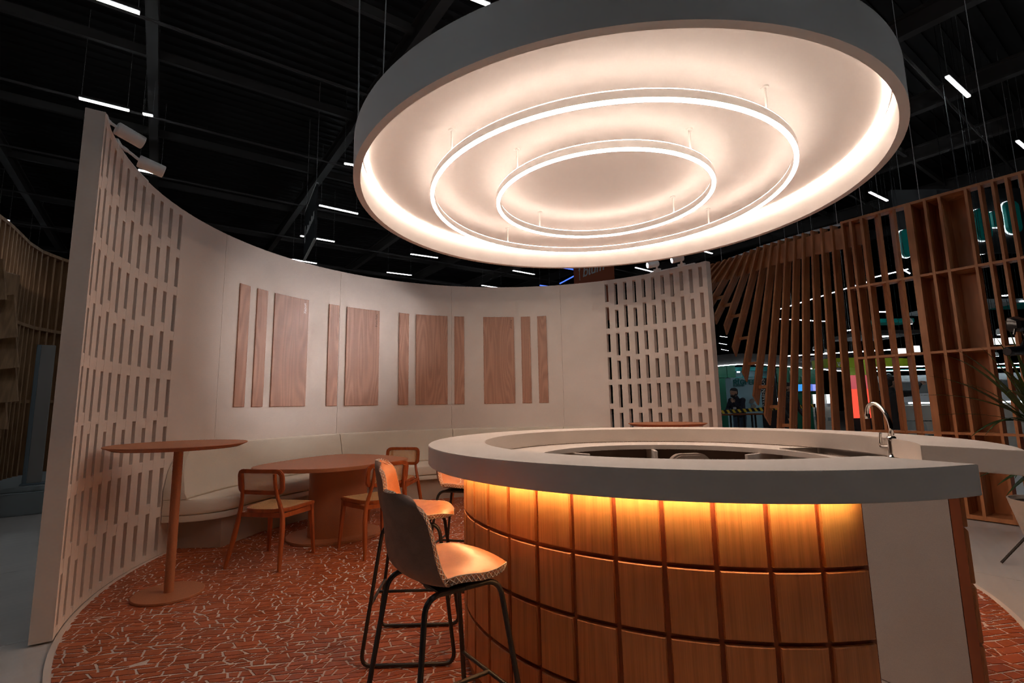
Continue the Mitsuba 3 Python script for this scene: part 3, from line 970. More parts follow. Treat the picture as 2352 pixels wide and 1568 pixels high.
def place_all(P, spots, name, cat_, group):
    cache = {}
    for x, y, ang, lab in spots:
        t = thing(name, lab, cat_, group)
        M = T().translate([x, y, 0]).rotate([0, 0, 1], math.degrees(ang))
        for pname, items in P.items():
            for k, it in enumerate(items):
                if (pname, k) not in cache: cache[pname, k] = mikit.ply(it[0], it[1], smooth=it[2])
                scene[numbered(f'{t}__{pname}')] = {**cache[pname, k], 'to_world': M}


def facing(fx, fy): return math.atan2(fy, fx) - PI / 2


place_all(shape_chair(), [
    (-1.995, 4.545, facing(0.21, 0.978), 'cane chair with its back to the viewer, beside the tall bistro table'),
    (-1.205, 4.865, facing(-0.70, 0.714), 'cane chair half hidden by the nearest bar stools, turned towards the table pedestal'),
    (-1.275, 6.13, facing(-0.20, -0.98), 'cane chair facing the viewer at the far end of the pebble-shaped table'),
    (-0.33, 6.75, facing(-0.75, -0.66), 'cane chair mostly hidden behind the farthest bar stool, only its legs showing'),
], 'cane_chair', 'chair', 'cane chairs around the pebble-shaped table')


# ------------------------------------------------------------------ leather bar stools
def shape_stool():
    """One bar stool, facing +x: a bucket of tan leather stitched along its rim on a black tube frame with sled feet."""
    prof = spline([(0.212, 0.708), (0.190, 0.722), (0.11, 0.724), (0.0, 0.708), (-0.10, 0.706), (-0.158, 0.728), (-0.185, 0.785), (-0.200, 0.87), (-0.213, 0.95), (-0.219, 1.005)], 44)
    d = np.r_[0, np.cumsum(np.hypot(*np.diff(prof, axis=0).T))]; d /= d[-1]
    n, m = 44, 25
    G = np.zeros((n, m, 3))
    wid = lambda s: float(np.interp(s, [0, .012, .03, .06, .10, .17, .28, .42, .52, .62, .78, .90, .96, .985, 1.0], [.045, .085, .122, .156, .182, .205, .216, .213, .206, .198, .180, .158, .138, .118, .085]))
    for i in range(n):
        s = d[i]
        w = wid(s)
        seat = smooth_(s, 0.42, 0.60)
        for j in range(m):
            e = -1 + 2 * j / (m - 1)
            c = abs(e) ** 2.4
            x, z = prof[i]
            x += 0.060 * c * seat * (1 - 0.35 * smooth_(s, .85, 1))
            z += 0.026 * c * (1 - seat) * smooth_(s, 0.18, 0.42) - 0.010 * c * (1 - smooth_(s, .05, .25)) - 0.006 * (1 - e * e) * (1 - seat) * smooth_(s, .12, .3)
            z -= 0.018 * c * smooth_(s, .9, 1)
            G[i, j] = (x, e * w, z)
    shell, A, B, rim = grid_sheet(G, 0.030)
    # leather on both faces: the outside of the back is darker
    lo, A1, B1, _ = grid_sheet(G, 0.0001)
    du = np.gradient(G, axis=0); dv = np.gradient(G, axis=1)
    N = np.cross(du, dv); N /= np.linalg.norm(N, axis=-1, keepdims=True)
    if N[10, m // 2, 2] < 0: N = -N
    inner, _, _, _ = grid_sheet(G + N * 0.0065, 0.013)
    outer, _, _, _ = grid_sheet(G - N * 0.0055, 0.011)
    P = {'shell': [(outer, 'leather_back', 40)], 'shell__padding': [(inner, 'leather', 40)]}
    # cross stitches around the rim
    C = np.array([G[i, j] for i, j in rim]); NN = np.array([N[i, j] for i, j in rim])
    ctr = np.array([G[i, m // 2] for i, j in rim])
    C2 = np.vstack([C, C[:1]]); seg = np.r_[0, np.cumsum(np.linalg.norm(np.diff(C2, axis=0), axis=1))]
    k = int(seg[-1] / 0.019)
    tt = np.linspace(0, seg[-1], k + 1)[:-1]
    Q = np.stack([np.interp(tt, seg, C2[:, a]) for a in range(3)], 1)
    QN = np.stack([np.interp(tt, seg, np.r_[NN[:, a], NN[0, a]]) for a in range(3)], 1)
    O = np.stack([np.interp(tt, seg, np.r_[(C - ctr)[:, a], (C - ctr)[0, a]]) for a in range(3)], 1)
    out_ = np.roll(Q, -1, 0) - np.roll(Q, 1, 0)
    side = np.cross(out_, QN); side /= np.linalg.norm(side, axis=1, keepdims=True) + 1e-9
    side *= np.sign(np.sum(side * (Q - G.mean((0, 1))), 1))[:, None]
    st = []
    up_, dn_ = Q + QN * 0.0115 + side * 0.0018, Q - QN * 0.0100 + side * 0.0018
    for i in range(k):
        j = (i + 1) % k
        st += [tube([up_[i], dn_[j]], 0.0014, 4, False), tube([dn_[i], up_[j]], 0.0014, 4, False)]
    st += [tube(np.vstack([Q + QN * 0.0132, Q[:1] + QN[:1] * 0.0132]), 0.0016, 5, False)]
    i0 = int(np.searchsorted(d, 0.50))
    seam = np.array([G[min(n - 1, i0 - int(5.5 * (1 - (2 * j / (m - 1) - 1) ** 2))), j] + N[i0, j] * 0.0135 for j in range(m)])
    st += [tube(seam, 0.0022, 5, False)]
    P['shell__stitching'] = [(cat(*st), 'thread', False)]
    L, W, l, w, zt = 0.24, 0.231, 0.150, 0.152, 0.676
    for s in (-1, 1):
        loop = fillet([(-l, s * w, zt), (-L, s * W, 0.010), (L, s * W, 0.010), (l, s * w, zt)], 0.055, 7)
        top = fillet([loop[0] + (0.02, 0, -0.05), (-l + 0.008, s * w, zt), (l - 0.008, s * w, zt), loop[-1] + (-0.02, 0, -0.05)], 0.05, 6)
        whole = fillet([(0.0, s * w, zt), (-l, s * w, zt), (-L, s * W, 0.0105), (L, s * W, 0.0105), (l, s * w, zt), (0.001, s * w, zt)], 0.06, 8)
        P.setdefault('side_frame', []).append((tube(whole, 0.0098, 12), 'black_steel', 60))
    zf = 0.285; f = 1 - zf / zt
    xf, yf = l + (L - l) * f, w + (W - w) * f
    P['footrest'] = [(cat(tube([(-xf, -yf, zf), (-xf, yf, zf)], 0.008, 10), tube([(xf, -yf, zf), (xf, yf, zf)], 0.008, 10), tube([(-xf, 0, zf), (xf, 0, zf)], 0.008, 10)), 'black_steel', 60)]
    P['mount_plate'] = [(cat(bx(-0.10, 0.10, -w, w, zt, zt + 0.008), bx(-0.05, 0.10, -0.09, 0.09, zt + 0.006, zt + 0.022)), 'black_steel', False)]
    return P


def smooth_(x, a, b):
    t = min(1.0, max(0.0, (x - a) / (b - a)))
    return t * t * (3 - 2 * t)


place_all(shape_stool(), [
    (-0.225, 1.965, 0.62, 'nearest tan leather bar stool, its stitched dark back turned to the viewer'),
    (-0.497, 2.947, 0.033, 'tan leather bar stool right behind the nearest one'),
    (-0.29, 3.95, -0.25, 'farthest tan leather bar stool, half hidden behind the counter rim'),
], 'bar_stool', 'bar stool', 'leather bar stools along the bar')

# the low seat inside the bar
t = thing('lounge_chair', 'taupe upholstered chair inside the bar, only its rounded backrest showing', 'chair')
LCX, LCY, LCA = 1.245, 3.36, 0.15
backp = rrect(-0.15, 0.15, 0.62, 0.972, 0.09)
bm = ext(backp, -0.03, 0.03, 0.012); bm = rot(bm, PI / 2, (1, 0, 0))
part(t, 'backrest', mv(bm, LCX, LCY, 0, LCA), 'taupe', 40)
part(t, 'seat', mv(cbox(-0.2, 0.2, 0.03, 0.42, 0.58, 0.66, 0.02), LCX, LCY, 0, LCA), 'taupe')
for sx in (-0.17, 0.17):
    for sy in (0.06, 0.39):
        part(t, 'leg', mv(tube([(sx * 1.1, sy, -0.003), (sx, sy, 0.585)], 0.011, 8), LCX, LCY, 0, LCA), 'black_steel', 40)
part(t, 'support', mv(cbox(-0.03, 0.03, -0.012, 0.05, 0.57, 0.66, 0.004), LCX, LCY, 0, LCA), 'black_steel')

# ------------------------------------------------------------------ wooden screen: fanned fins and an open grid
ZS = 3.67
FM0, FD = np.array([4.214, 7.152]), np.array([0.458, -0.889]); FN = np.array([0.889, 0.458])
FS = [-1.40, -1.27, -1.141, -1.014, -0.894, -0.749, -0.590, -0.455, -0.320, -0.204, -0.093, 0.022, 0.128, 0.250, 0.368, 0.483, 0.600, 0.722, 0.848, 0.962, 1.060]
LEAN = [1.95, 1.80, 1.55, 1.33, 1.12, 0.90, 0.71, 0.53, 0.39, 0.29, 0.225, 0.182, 0.143, 0.120, 0.094, 0.066, 0.043, 0.028, 0.012, 0.0, 0.0]
ZB = [3.25, 3.22, 3.18, 3.12, 3.04, 2.93, 2.77, 2.557, 2.175, 1.76, 1.39, 1.09, 0.82, 0.55, 0.25] + [0.0] * 6


def bow(s): return float(np.interp(s, [-1.4, -1.0, -0.58, -0.3, 0.0, 0.4, 0.8, 1.06], [0.075, 0.06, 0.0, -0.06, -0.055, -0.035, 0.035, 0.085]))


t = thing('slatted_screen', 'tall wooden screen of fanned fins and an open shelf grid behind the bar', 'screen')


def fin_mesh(k):
    s0, m, zb, D, th = FS[k], LEAN[k], ZB[k], 0.150, 0.026
    nb = bow(s0)
    P = []
    ang = math.atan(m); h = th / 2 / math.cos(ang)
    zbk = max(0.0, zb - 0.15) if zb > 0 else 0.0
    for off, zlow in ((0.0, zb), (D, zbk)):
        for z in (ZS, zlow):
            for q in (-h, h):
                s = s0 - m * (ZS - z) + q
                p = FM0 + FD * s + FN * (nb + off)
                P.append((*p, z))
    return hull(P)


for k in range(len(FS)):
    part(t, 'fin', fin_mesh(k), 'screen_wood')


def along(s, off):  # a point on the fan's line, off behind the fin fronts
    return FM0 + FD * s + FN * (bow(s) + off)


for s0, s1 in zip(np.linspace(-1.41, 1.07, 9)[:-1], np.linspace(-1.41, 1.07, 9)[1:]):
    a, b, c, d = along(s0, 0.05), along(s1, 0.05), along(s1, 0.09), along(s0, 0.09)
    part(t, 'rail', hull([(*p, z) for p in (a, b, c, d) for z in (3.33, 3.615)]), 'screen_wood')
bar = [(*along(s, 0.10), 3.685) for s in np.linspace(-0.95, 1.07, 14)]
part(t, 'hanging_bar', cat(*[hull([tuple(np.array(p) + np.array(o)) for p in (a, b) for o in ((0, 0, -.012), (0, 0, .016), (.03, .015, -.012), (.03, .015, .016))]) for a, b in zip(bar, bar[1:])]), 'aluminium', label='grey metal bar along the top of the fins')
for k in range(5, 14):
    z = ZB[k] + (0.13 if ZB[k] > 0.3 else 0.22)
    a = FS[k] - LEAN[k] * (ZS - z); b = FS[k + 1] - LEAN[k + 1] * (ZS - z)
    q = [FM0 + FD * (a + 0.012) + FN * (bow(FS[k]) + o) for o in (0.085, 0.125)] + [FM0 + FD * (b - 0.012) + FN * (bow(FS[k + 1]) + o) for o in (0.085, 0.125)]
    part(t, 'spacer_block', hull([(*p, zz) for p in q for zz in (z - 0.025, z + 0.022)]), 'screen_wood')
    p = FM0 + FD * (b + 0.0135) + FN * (bow(FS[k + 1]) + 0.105)
    part(t, 'screw_head', hull([tuple(np.array([*p, z]) + np.array(o)) for o in [(*(FD * d + FN * 0.006 * math.cos(w)), 0.006 * math.sin(w)) for d in (-0.001, 0.002) for w in np.arange(8) * PI / 4]]), 'aluminium', label='small bright screw head')

G0, GD, GN = np.array([5.143, 5.565]), np.array([0.547, -0.837]), np.array([0.837, 0.547])
GM = frame((*G0, 0), (*GD, 0), (*GN, 0))
VERT = [(-0.985, -0.960, .15, 0), (-0.887, -0.859, .15, 0), (-0.76, -0.732, .15, 0), (-0.560, -0.530, .17, -32), (-0.402, -0.372, .17, -32), (-0.29, -0.221, .34, 0), (-0.104, -0.077, .34, 0), (0.031, 0.058, .34, 0),
        (0.265, 0.289, .15, 0), (0.381, 0.405, .15, 0), (0.487, 0.511, .15, 0), (0.595, 0.62, .15, 0), (0.70, 0.725, .15, 0), (0.81, 0.835, .15, 0), (0.915, 0.94, .15, 0), (1.02, 1.06, .15, 0)]
for s0, s1, D, yaw in VERT:
    w = s1 - s0
    m = bx(0, w, 0, D, 0.0, ZS)
    if yaw: m = rot(m, rad(-yaw))
    part(t, 'upright', tf(mv(m, s0, 0, 0), GM), 'screen_wood')
for z0, z1 in ((0.0, 0.045), (0.90, 0.928), (1.82, 1.848), (2.74, 2.768), (3.642, ZS + .004)):
    part(t, 'shelf', tf(bx(-0.985, 1.06, 0.004, 0.15, z0, z1), GM), 'screen_wood')
    part(t, 'shelf', tf(bx(-0.221, 0.24, 0.15, 0.34, z0, z1), GM), 'screen_wood')
for s0, s1 in ((-0.221, -0.104), (-0.077, 0.031), (0.058, 0.24)):
    part(t, 'back_panel', tf(bx(s0, s1, 0.325, 0.34, 0.04, ZS), GM), 'screen_wood')
for s in (-1.15, -0.35, 0.25, 0.75):
    p = along(s, 0.11)
    part(t, 'cable', tube([(*p, 3.69), (*p, DZ)], 0.004, 5), 'cable')
for s in (-0.75, -0.15, 0.5):
    p = G0 + GD * s + GN * 0.08
    part(t, 'cable', tube([(*p, ZS), (*p, DZ)], 0.004, 5), 'cable')

# ------------------------------------------------------------------ track spotlights on the wall's ends
def spotlight(anchor, head, aim, label, on=0.0, beam=None):
    """A white cylinder head on an arm from a small adaptor on the track."""
    t = thing('track_spotlight', label, 'spotlight', 'white track spotlights on the ends of the curved wall')
    anchor, head, aim = (np.array(v, float) for v in (anchor, head, aim))
    d = aim - head; d /= np.linalg.norm(d)
    x = np.cross(d, (0, 0, 1.0)); x /= np.linalg.norm(x); y = np.cross(d, x)
    M = frame(head, x, y, d)
    part(t, 'head', tf(lathe([(0, -0.085), (0.043, -0.085), (0.048, -0.080), (0.048, -0.066), (0.0465, -0.063), (0.048, -0.060), (0.048, 0.086), (0.045, 0.09), (0.040, 0.09), (0.040, 0.07), (0, 0.07)], 36), M), 'white_paint', 35)
    kw = glow(COOL, on, 0.5) if on else {}
    part(t, 'lens', tf(lathe([(0, 0.0705), (0.0395, 0.0705), (0.0395, 0.083), (0.025, 0.0875), (0, 0.088)], 28), M), 'diffuser', 35, **kw)
    back = head - d * 0.06
    part(t, 'arm', tube(fillet([anchor, anchor + (back - anchor) * 0.5 + (0, 0, 0.006), back], 0.02), [0.016] * 2 + [0.011] * (len(fillet([anchor, anchor + (back - anchor) * 0.5, back], 0.02)) - 2), 10), 'white_paint', 50)
    part(t, 'adaptor', mv(cbox(-0.022, 0.022, -0.055, 0.055, -0.02, 0.02, 0.004), *anchor, math.atan2(anchor[1] - WC[1], anchor[0] - WC[0])), 'white_paint')
    if beam:
        scene[f'{t}__beam'] = {'type': 'spot', 'intensity': rgb(beam[0], beam[1]), 'cutoff_angle': beam[2], 'beam_width': beam[2] * 0.35,
                               'to_world': T().look_at(origin=(head + d * 0.095).tolist(), target=aim.tolist(), up=[0.01, 0, 1])}
    return t


RT = WR + 0.03
for a0, a1, lab in ((193, 211.2, 'white light track along the top of the left end of the curved wall'), (38.5, 50.5, 'white light track along the top of the right end of the curved wall')):
    solo('light_track', arcbox(WC, RT - 0.018, RT + 0.018, a0, a1, WZ, WZ + 0.022, 1.5), 'white_paint', lab, 'light track')
SP = (1.0, 0.97, 0.98)
la, lb = pol(WC, RT, 209.6, WZ + .035), pol(WC, RT, 203.6, WZ + .035)
spotlight(la, at_depth(298, 311, 3.36), pol(WC, 3.3, 84, 1.9), 'white cylinder spotlight above the slotted left end, nearest the viewer', beam=((1.0, .9, .78), 10.0, 22))
spotlight(lb, at_depth(347, 382, 3.66), pol(WC, 3.3, 66, 1.9), 'white cylinder spotlight above the slotted left end, the farther one', beam=((1.0, .9, .78), 10.0, 22))
ra, rb = pol(WC, RT, 48.6, WZ + .035), pol(WC, RT, 42.0, WZ + .035)
spotlight(ra, ra + (-0.10, -0.12, 0.06), pol(WC, WR, 146, 2.35), 'lit white spotlight above the slotted right end, the farther one from the screen', 14.0, beam=(SP, 40.0, 17))
spotlight(rb, rb + (-0.10, -0.12, 0.06), pol(WC, WR, 141, 2.2), 'lit white spotlight above the slotted right end, nearest the wooden screen', 14.0, beam=(SP, 40.0, 17))

# ------------------------------------------------------------------ potted plant and the black device by the right edge
t = thing('potted_palm', 'dark green palm with long pointed leaves in a pale tapered pot at the right edge', 'plant')
PX, PY = 4.98, 4.66
part(t, 'pot', lathe([(0, FZ), (0.19, FZ), (0.20, 0.0), (0.285, 0.36), (0.29, 0.375), (0.275, 0.375), (0.262, 0.34), (0, 0.335)], 40, (PX, PY)), 'pot_clay', 40)
part(t, 'soil', lathe([(0, 0.33), (0.262, 0.338), (0.25, 0.345), (0, 0.352)], 32, (PX, PY)), 'soil')
part(t, 'stem', tube(spline([(PX, PY, 0.34), (PX + .02, PY, 0.6), (PX - .01, PY + .01, 0.88), (PX, PY, 1.02)], 10), np.linspace(0.035, 0.022, 10), 10), 'soil', 50)


def leaf(base, tip, width, droop, roll):
    """A lance-shaped folded leaf with thickness, from base to tip along a drooping arc."""
    base, tip = np.array(base), np.array(tip)
    n = 14
    S = np.linspace(0, 1, n)
    C = base + (tip - base) * S[:, None] + np.array([0, 0, 1.0]) * (droop * 4 * S * (1 - S))[:, None]
    tn = np.gradient(C, axis=0); tn /= np.linalg.norm(tn, axis=1, keepdims=True)
    side = np.cross(tn, (0, 0, 1.0)); side /= np.linalg.norm(side, axis=1, keepdims=True)
    nrm = np.cross(side, tn)
    ca, sa_ = math.cos(roll), math.sin(roll)
    side, nrm = side * ca + nrm * sa_, nrm * ca - side * sa_
    W = width * np.clip(np.sin(PI * np.clip(S, 0.02, 1) ** 0.62), 0.03, 1) * np.where(S > .985, 0.15, 1)
    G = np.stack([C - side * W[:, None] + nrm * (0.18 * W)[:, None], C - side * (0.5 * W)[:, None] + nrm * (0.06 * W)[:, None], C, C + side * (0.5 * W)[:, None] + nrm * (0.06 * W)[:, None], C + side * W[:, None] + nrm * (0.18 * W)[:, None]], 1)
    return grid_sheet(G, 0.0016)[0]


crown = np.array([PX, PY, 1.03])
TIPS = [(2196, 803, 4.35, .030, .10, .5), (2165, 815, 4.55, .028, .14, .3), (2250, 796, 4.6, .026, .10, .6), (2289, 776, 4.5, .026, .08, .7), (2134, 863, 4.2, .019, .10, .15), (2112, 908, 4.1, .021, .09, .1), (2155, 953, 4.3, .012, .05, .1),
        (2230, 1003, 4.4, .022, .10, .2), (2262, 1000, 4.3, .02, .12, -.2), (2315, 750, 4.55, .026, .06, .8), (2372, 735, 4.5, .03, .05, .9), (2420, 800, 4.6, .03, .10, .6), (2460, 900, 4.4, .028, .12, .4), (2480, 1000, 4.2, .026, .14, .1),
        (2200, 880, 4.75, .02, .10, .3), (2330, 800, 4.2, .026, .12, .5), (2400, 860, 4.6, .024, .10, .2), (2290, 850, 4.1, .024, .16, .4), (2310, 905, 4.0, .022, .15, .2)]
for x, y, Y, w, dr_, ro in TIPS:
    tip = at_depth(x, y, Y)
    b = crown + np.array([rng.uniform(-.02, .02), rng.uniform(-.02, .02), rng.uniform(-.06, .02)])
    part(t, 'leaf', leaf(b, tip, w, dr_, ro), 'leaf', 60)
low = np.array([PX, PY, 0.66])
for x, y, Y, w, dr_, ro in [(2242, 1098, 4.25, .020, .06, .1), (2290, 1115, 4.2, .026, .05, .1), (2275, 1082, 4.5, .026, .10, .2), (2330, 1100, 4.1, .03, .08, .2), (2400, 1120, 4.2, .028, .08, .1), (2310, 1140, 4.35, .024, .04, .0)]:
    part(t, 'leaf', leaf(low + np.array([rng.uniform(-.02, .02), 0, rng.uniform(-.06, .06)]), at_depth(x, y, Y), w, dr_, ro), 'leaf', 60)

t = thing('camera_gimbal', 'glossy black camera device on a stand above the palm at the right edge', 'camera')
c = at_depth(2314, 807, 3.9); e = at_depth(2400, 800, 4.0)
dd = (e - c) / np.linalg.norm(e - c)
x = np.cross(dd, (0, 0, 1.0)); x /= np.linalg.norm(x)
CM = frame(c, x, np.cross(dd, x), dd)
part(t, 'handle', tf(lathe([(0, -0.004), (0.028, -0.004), (0.036, 0.006), (0.038, 0.03), (0.038, 0.30), (0.03, 0.31), (0, 0.31)], 28), CM), 'black_gloss', 35)
h = at_depth(2338, 748, 3.95)
part(t, 'body', mv(hull(np.vstack([cbox(-0.075, 0.10, -0.05, 0.05, -0.045, 0.05, 0.02).vertices, [(-.06, .03, .07), (.05, .02, .085)]])), *h, 0.3), 'black_gloss', 25)
part(t, 'bracket', cat(tube([h + (0.03, 0, -0.03), h + (0.05, 0, -0.10), c + dd * 0.14], 0.014, 10), tube([h + (-0.06, -.03, -0.03), h + (-0.075, -.03, -.075)], 0.009, 8)), 'black_gloss', 40)
st = c + dd * 0.24
part(t, 'stand', tube([st + (0, 0, -0.02), (st[0] + .03, st[1] + .02, FZ + 0.45)], 0.016, 12), 'black_matt', 40)
for k in range(3):
    a = 0.4 + k * 2 * PI / 3
    part(t, 'leg', tube([(st[0] + .03, st[1] + .02, FZ + 0.48), (st[0] + .03 + .35 * math.cos(a), st[1] + .02 + .35 * math.sin(a), FZ + 0.008)], 0.009, 8), 'black_matt', 40)

# ------------------------------------------------------------------ neighbouring stand beyond the left end of the wall
t = thing('grey_platform', 'low grey display platform with rounded edge beyond the left end of the wall', 'platform')
PLAT = Polygon([(-10.5, 5.2), (-7.6, 5.75), (-6.5, 6.55), (-6.0, 6.95), (-5.85, 7.6), (-6.2, 9.6), (-10.5, 10.2)]).buffer(0.15, 8)
part(t, 'base', ext(PLAT, FZ, 0.27, 0.012), 'platform_grey', 40)
part(t, 'step', ext(PLAT.buffer(-0.10), 0.275, 0.335, 0.008), 'platform_grey', 40)
t = thing('slatted_booth_wall', 'tall curved wooden slat wall of the neighbouring stand behind the grey platform', 'booth wall')
BW = spline([(-6.45, 5.75), (-6.76, 6.43), (-7.05, 6.94), (-7.34, 7.42), (-7.53, 7.92), (-7.55, 8.4), (-7.45, 9.1), (-7.2, 9.9)], 30)
for i in range(30):
    a = BW[max(i - 1, 0)]; b = BW[min(i + 1, 29)]
    d = (b - a) / np.linalg.norm(b - a); n = np.array([-d[1], d[0]])
    if n @ (-BW[i]) < 0: n = -n
    M = frame((*BW[i], 0), (*d, 0), (*n, 0))
    part(t, 'slat', tf(bx(-0.018, 0.018, -0.06, 0.06, 0.335, 3.9), M), 'booth_wood')
for z0, z1, o0, o1 in ((2.62, 2.67, -.058, .062), (3.88, 3.93, -.062, .065), (1.45, 1.5, -.058, .02)):
    for a, b in zip(BW[:-1:3], BW[3::3]):
        d = (b - a) / np.linalg.norm(b - a); n = np.array([-d[1], d[0]])
        if n @ (-a) < 0: n = -n
        part(t, 'rail', hull([(*(p + n * o), z) for p in (a, b) for o in (o0, o1) for z in (z0, z1)]), 'booth_wood')
for a, b in zip(BW[:-1:3], BW[3::3]):
    d = (b - a) / np.linalg.norm(b - a); n = np.array([-d[1], d[0]])
    if n @ (-a) < 0: n = -n
    part(t, 'back_board', hull([(*(p + n * o), z) for p in (a, b) for o in (-.085, -.065) for z in (0.335, 2.62)]), 'booth_wood')
    part(t, 'upper_board', hull([(*(p + n * o), z) for p in (a, b) for o in (-.085, -.065) for z in (2.67, 3.88)]), 'oak_back')
t = thing('shingled_column', 'column of overlapping wooden shingles at the left edge of the photo', 'display column')
part(t, 'core', cbox(-6.6, -5.95, 5.62, 6.0, FZ, 3.0, 0.01), 'booth_wood')
for x, z in ((-5.66, 2.90), (-5.55, 2.57), (-5.37, 2.14), (-5.32, 1.80), (-5.28, 1.43), (-5.36, 1.13), (-5.44, 0.86), (-5.52, 0.58), (-5.62, 0.32)):
    q = [(x, 5.45, z), (x - 1.15, 5.40, z - 0.10), (x - 0.24, 5.60, z + 0.52), (x - 1.15, 5.60, z + 0.46)]
    part(t, 'shingle', hull([tuple(np.array(p) + (0, o, 0)) for p in q for o in (0, 0.018)]), 'booth_wood')
for i, (x, y, w, tall, m, lab) in enumerate(((-6.36, 6.93, .15, 2.24, 'panel_grey', 'tall grey sample panel with a bluish edge standing on the grey platform'), (-6.26, 7.35, .24, 2.22, 'panel_taupe', 'tall taupe wood-grained sample panel standing beside the grey one'))):
    t = thing('sample_display', lab, 'sample display')
    M = frame((x, y, 0.335), (0.80, 0.60, 0), (-0.60, 0.80, 0))
    part(t, 'slab', tf(cbox(-w / 2, w / 2, -0.02, 0.02, 0.022, tall - 0.335, 0.003), M), m)
    part(t, 'edge', tf(cbox(-w / 2 - 0.045, -w / 2 - .001, -0.035, 0.035, 0.022, tall - 0.335, 0.004), M), 'panel_edge')
    part(t, 'foot', tf(cbox(-w / 2 - .06, w / 2 + .08, -0.10, 0.10, 0.0, 0.022, 0.004), M), 'panel_edge')

# ------------------------------------------------------------------ stands beyond the wooden screen
def slab_px(x0, x1, y0, Y0, Y1=None, z0=FZ, th=0.06, y1=None):
    """A real upright slab: its ends seen at x0 and x1 at depths Y0 and Y1, top edge at image height y0 (and y1 on the right)."""
    Y1 = Y1 or Y0
    a, b = at_depth(x0, y0, Y0), at_depth(x1, y0 if y1 is None else y1, Y1)
    d = b - a; d[2] = 0; d /= np.linalg.norm(d); n = np.array([-d[1], d[0], 0])
    if n[1] < 0: n = -n
    zt = (a[2] + b[2]) / 2
    return hull([(p[0] + n[0] * o, p[1] + n[1] * o, z) for p in (a, b) for o in (0, th) for z in (z0, zt)]), a, d, n, zt


t = thing('green_partition', 'dark green partition wall of a far stand beside the right end of the curved wall', 'partition')
for x0, x1 in ((1640, 1668), (1669, 1688)):
    part(t, 'panel', slab_px(x0, x1, 868, 15.6)[0], 'green_wall')
    part(t, 'header', slab_px(x0, x1, 838, 15.6, z0=slab_px(x0, x1, 867, 15.6)[4])[0], 'green_wall')
t = thing('green_wall_panel', 'green stand wall with white marks seen between the wooden fins', 'partition')
part(t, 'panel', slab_px(1784, 1888, 843, 16.4)[0], 'green_wall')
me, a, d, n, zt = slab_px(1784, 1888, 843, 16.4)
for (x, y, h_) in ((1819, 876, .36), (1846, 879, .22), (1930, 860, .2)):
    if x < 1888:
        p = at_depth(x, y, 16.36)
        part(t, 'white_mark', mv(cbox(-.05, .05, -.012, .012, 0, h_, .003), *p), 'letter_white')

t = thing('advertising_panel', 'pale blue advertising panel with a teal company name behind the seated-height table', 'panel')
me, a, d, n, zt = slab_px(1678, 1733, 867, 14.4, th=0.35)
part(t, 'body', me, 'pale_blue')
for txt, x, y, hgt, bold in (('RIGFER', 1683.5, 883, 0.135, True), ('FERRAGENS', 1684, 887.5, 0.04, False)):
    p = at_depth(x, y, 14.385)
    part(t, 'lettering', tf(meshkit.text_mesh(txt, hgt, 0.012, bold), frame(p, d, (0, 0, 1), -n)), 'letter_teal')
p = at_depth(1692.5, 872, 14.38)
part(t, 'emblem', tf(lathe([(0.045, 0), (0.06, 0), (0.06, 0.012), (0.045, 0.012)] + [(0.045, 0)], 24), frame(p, d, (0, 0, 1), -n)), 'letter_teal', label='thin ring emblem over the name')
for x, y in ((1727, 921), (1730, 934)):
    p = at_depth(x, y, 14.37)
    part(t, 'picture', tf(hull([(-.09, -.05, 0), (.02, -.07, 0), (.09, .02, 0), (.03, .08, 0), (-.05, .05, 0), (-.09, -.05, .012), (.02, -.07, .012), (.09, .02, .012), (.03, .08, .012), (-.05, .05, .012)]), frame(p, d, (0, 0, 1), -n)), 'panel_grey', label='grey printed picture of fittings')

t = thing('glazed_office', 'pale lit back wall with a dark teal beam above the advertising panel', 'partition')
part(t, 'wall', slab_px(1684, 1780, 850, 17.6)[0], 'pale_blue')
part(t, 'beam', slab_px(1684, 1780, 842, 17.3, z0=slab_px(1684, 1780, 851, 17.3)[4], th=0.2)[0], 'letter_teal')
part(t, 'post', slab_px(1706, 1709, 851, 17.2, th=.05)[0], 'letter_teal')
part(t, 'crossbar', slab_px(1684, 1760, 865, 17.25, z0=slab_px(1684, 1760, 867, 17.25)[4], th=.05)[0], 'letter_teal')
for x, y in ((1696, 854), (1748, 856)):
    p = at_depth(x, y, 17.1); part(t, 'downlight', mv(lathe([(0, -.02), (.05, -.02), (.05, .02), (0, .02)], 14), *p), 'diffuser', **glow(COOL, 14, .05))

t = thing('light_canopy', 'curved dark canopy with a thin white light line over the far green stand', 'canopy')
cp = [at_depth(x, y, Y) for x, y, Y in ((1600, 846, 15.3), (1648, 840.5, 15.1), (1690, 837, 15.0), (1740, 837, 15.1), (1790, 840, 15.3), (1850, 845, 15.6), (1910, 850, 16.0), (1985, 856, 16.8))]
cpz = float(np.mean([p[2] for p in cp]))
cs = spline(cp, 40)
part(t, 'light_line', tube(cs, 0.016, 6), 'diffuser', **glow(COOL, 9, .4))
part(t, 'fascia', cat(*[hull([tuple(p + np.array(o)) for p in (a, b) for o in ((0, 0.02, 0.02), (0, 0.12, 0.02), (0, 0.02, 0.34), (0, 0.12, 0.34))]) for a, b in zip(cs[:-1:3], cs[3::3])]), 'truss')
for q in (cs[3], cs[20], cs[36]):
    part(t, 'cable', tube([q + (0, .07, .3), (q[0], q[1] + .07, DZ)], 0.006, 5), 'cable')

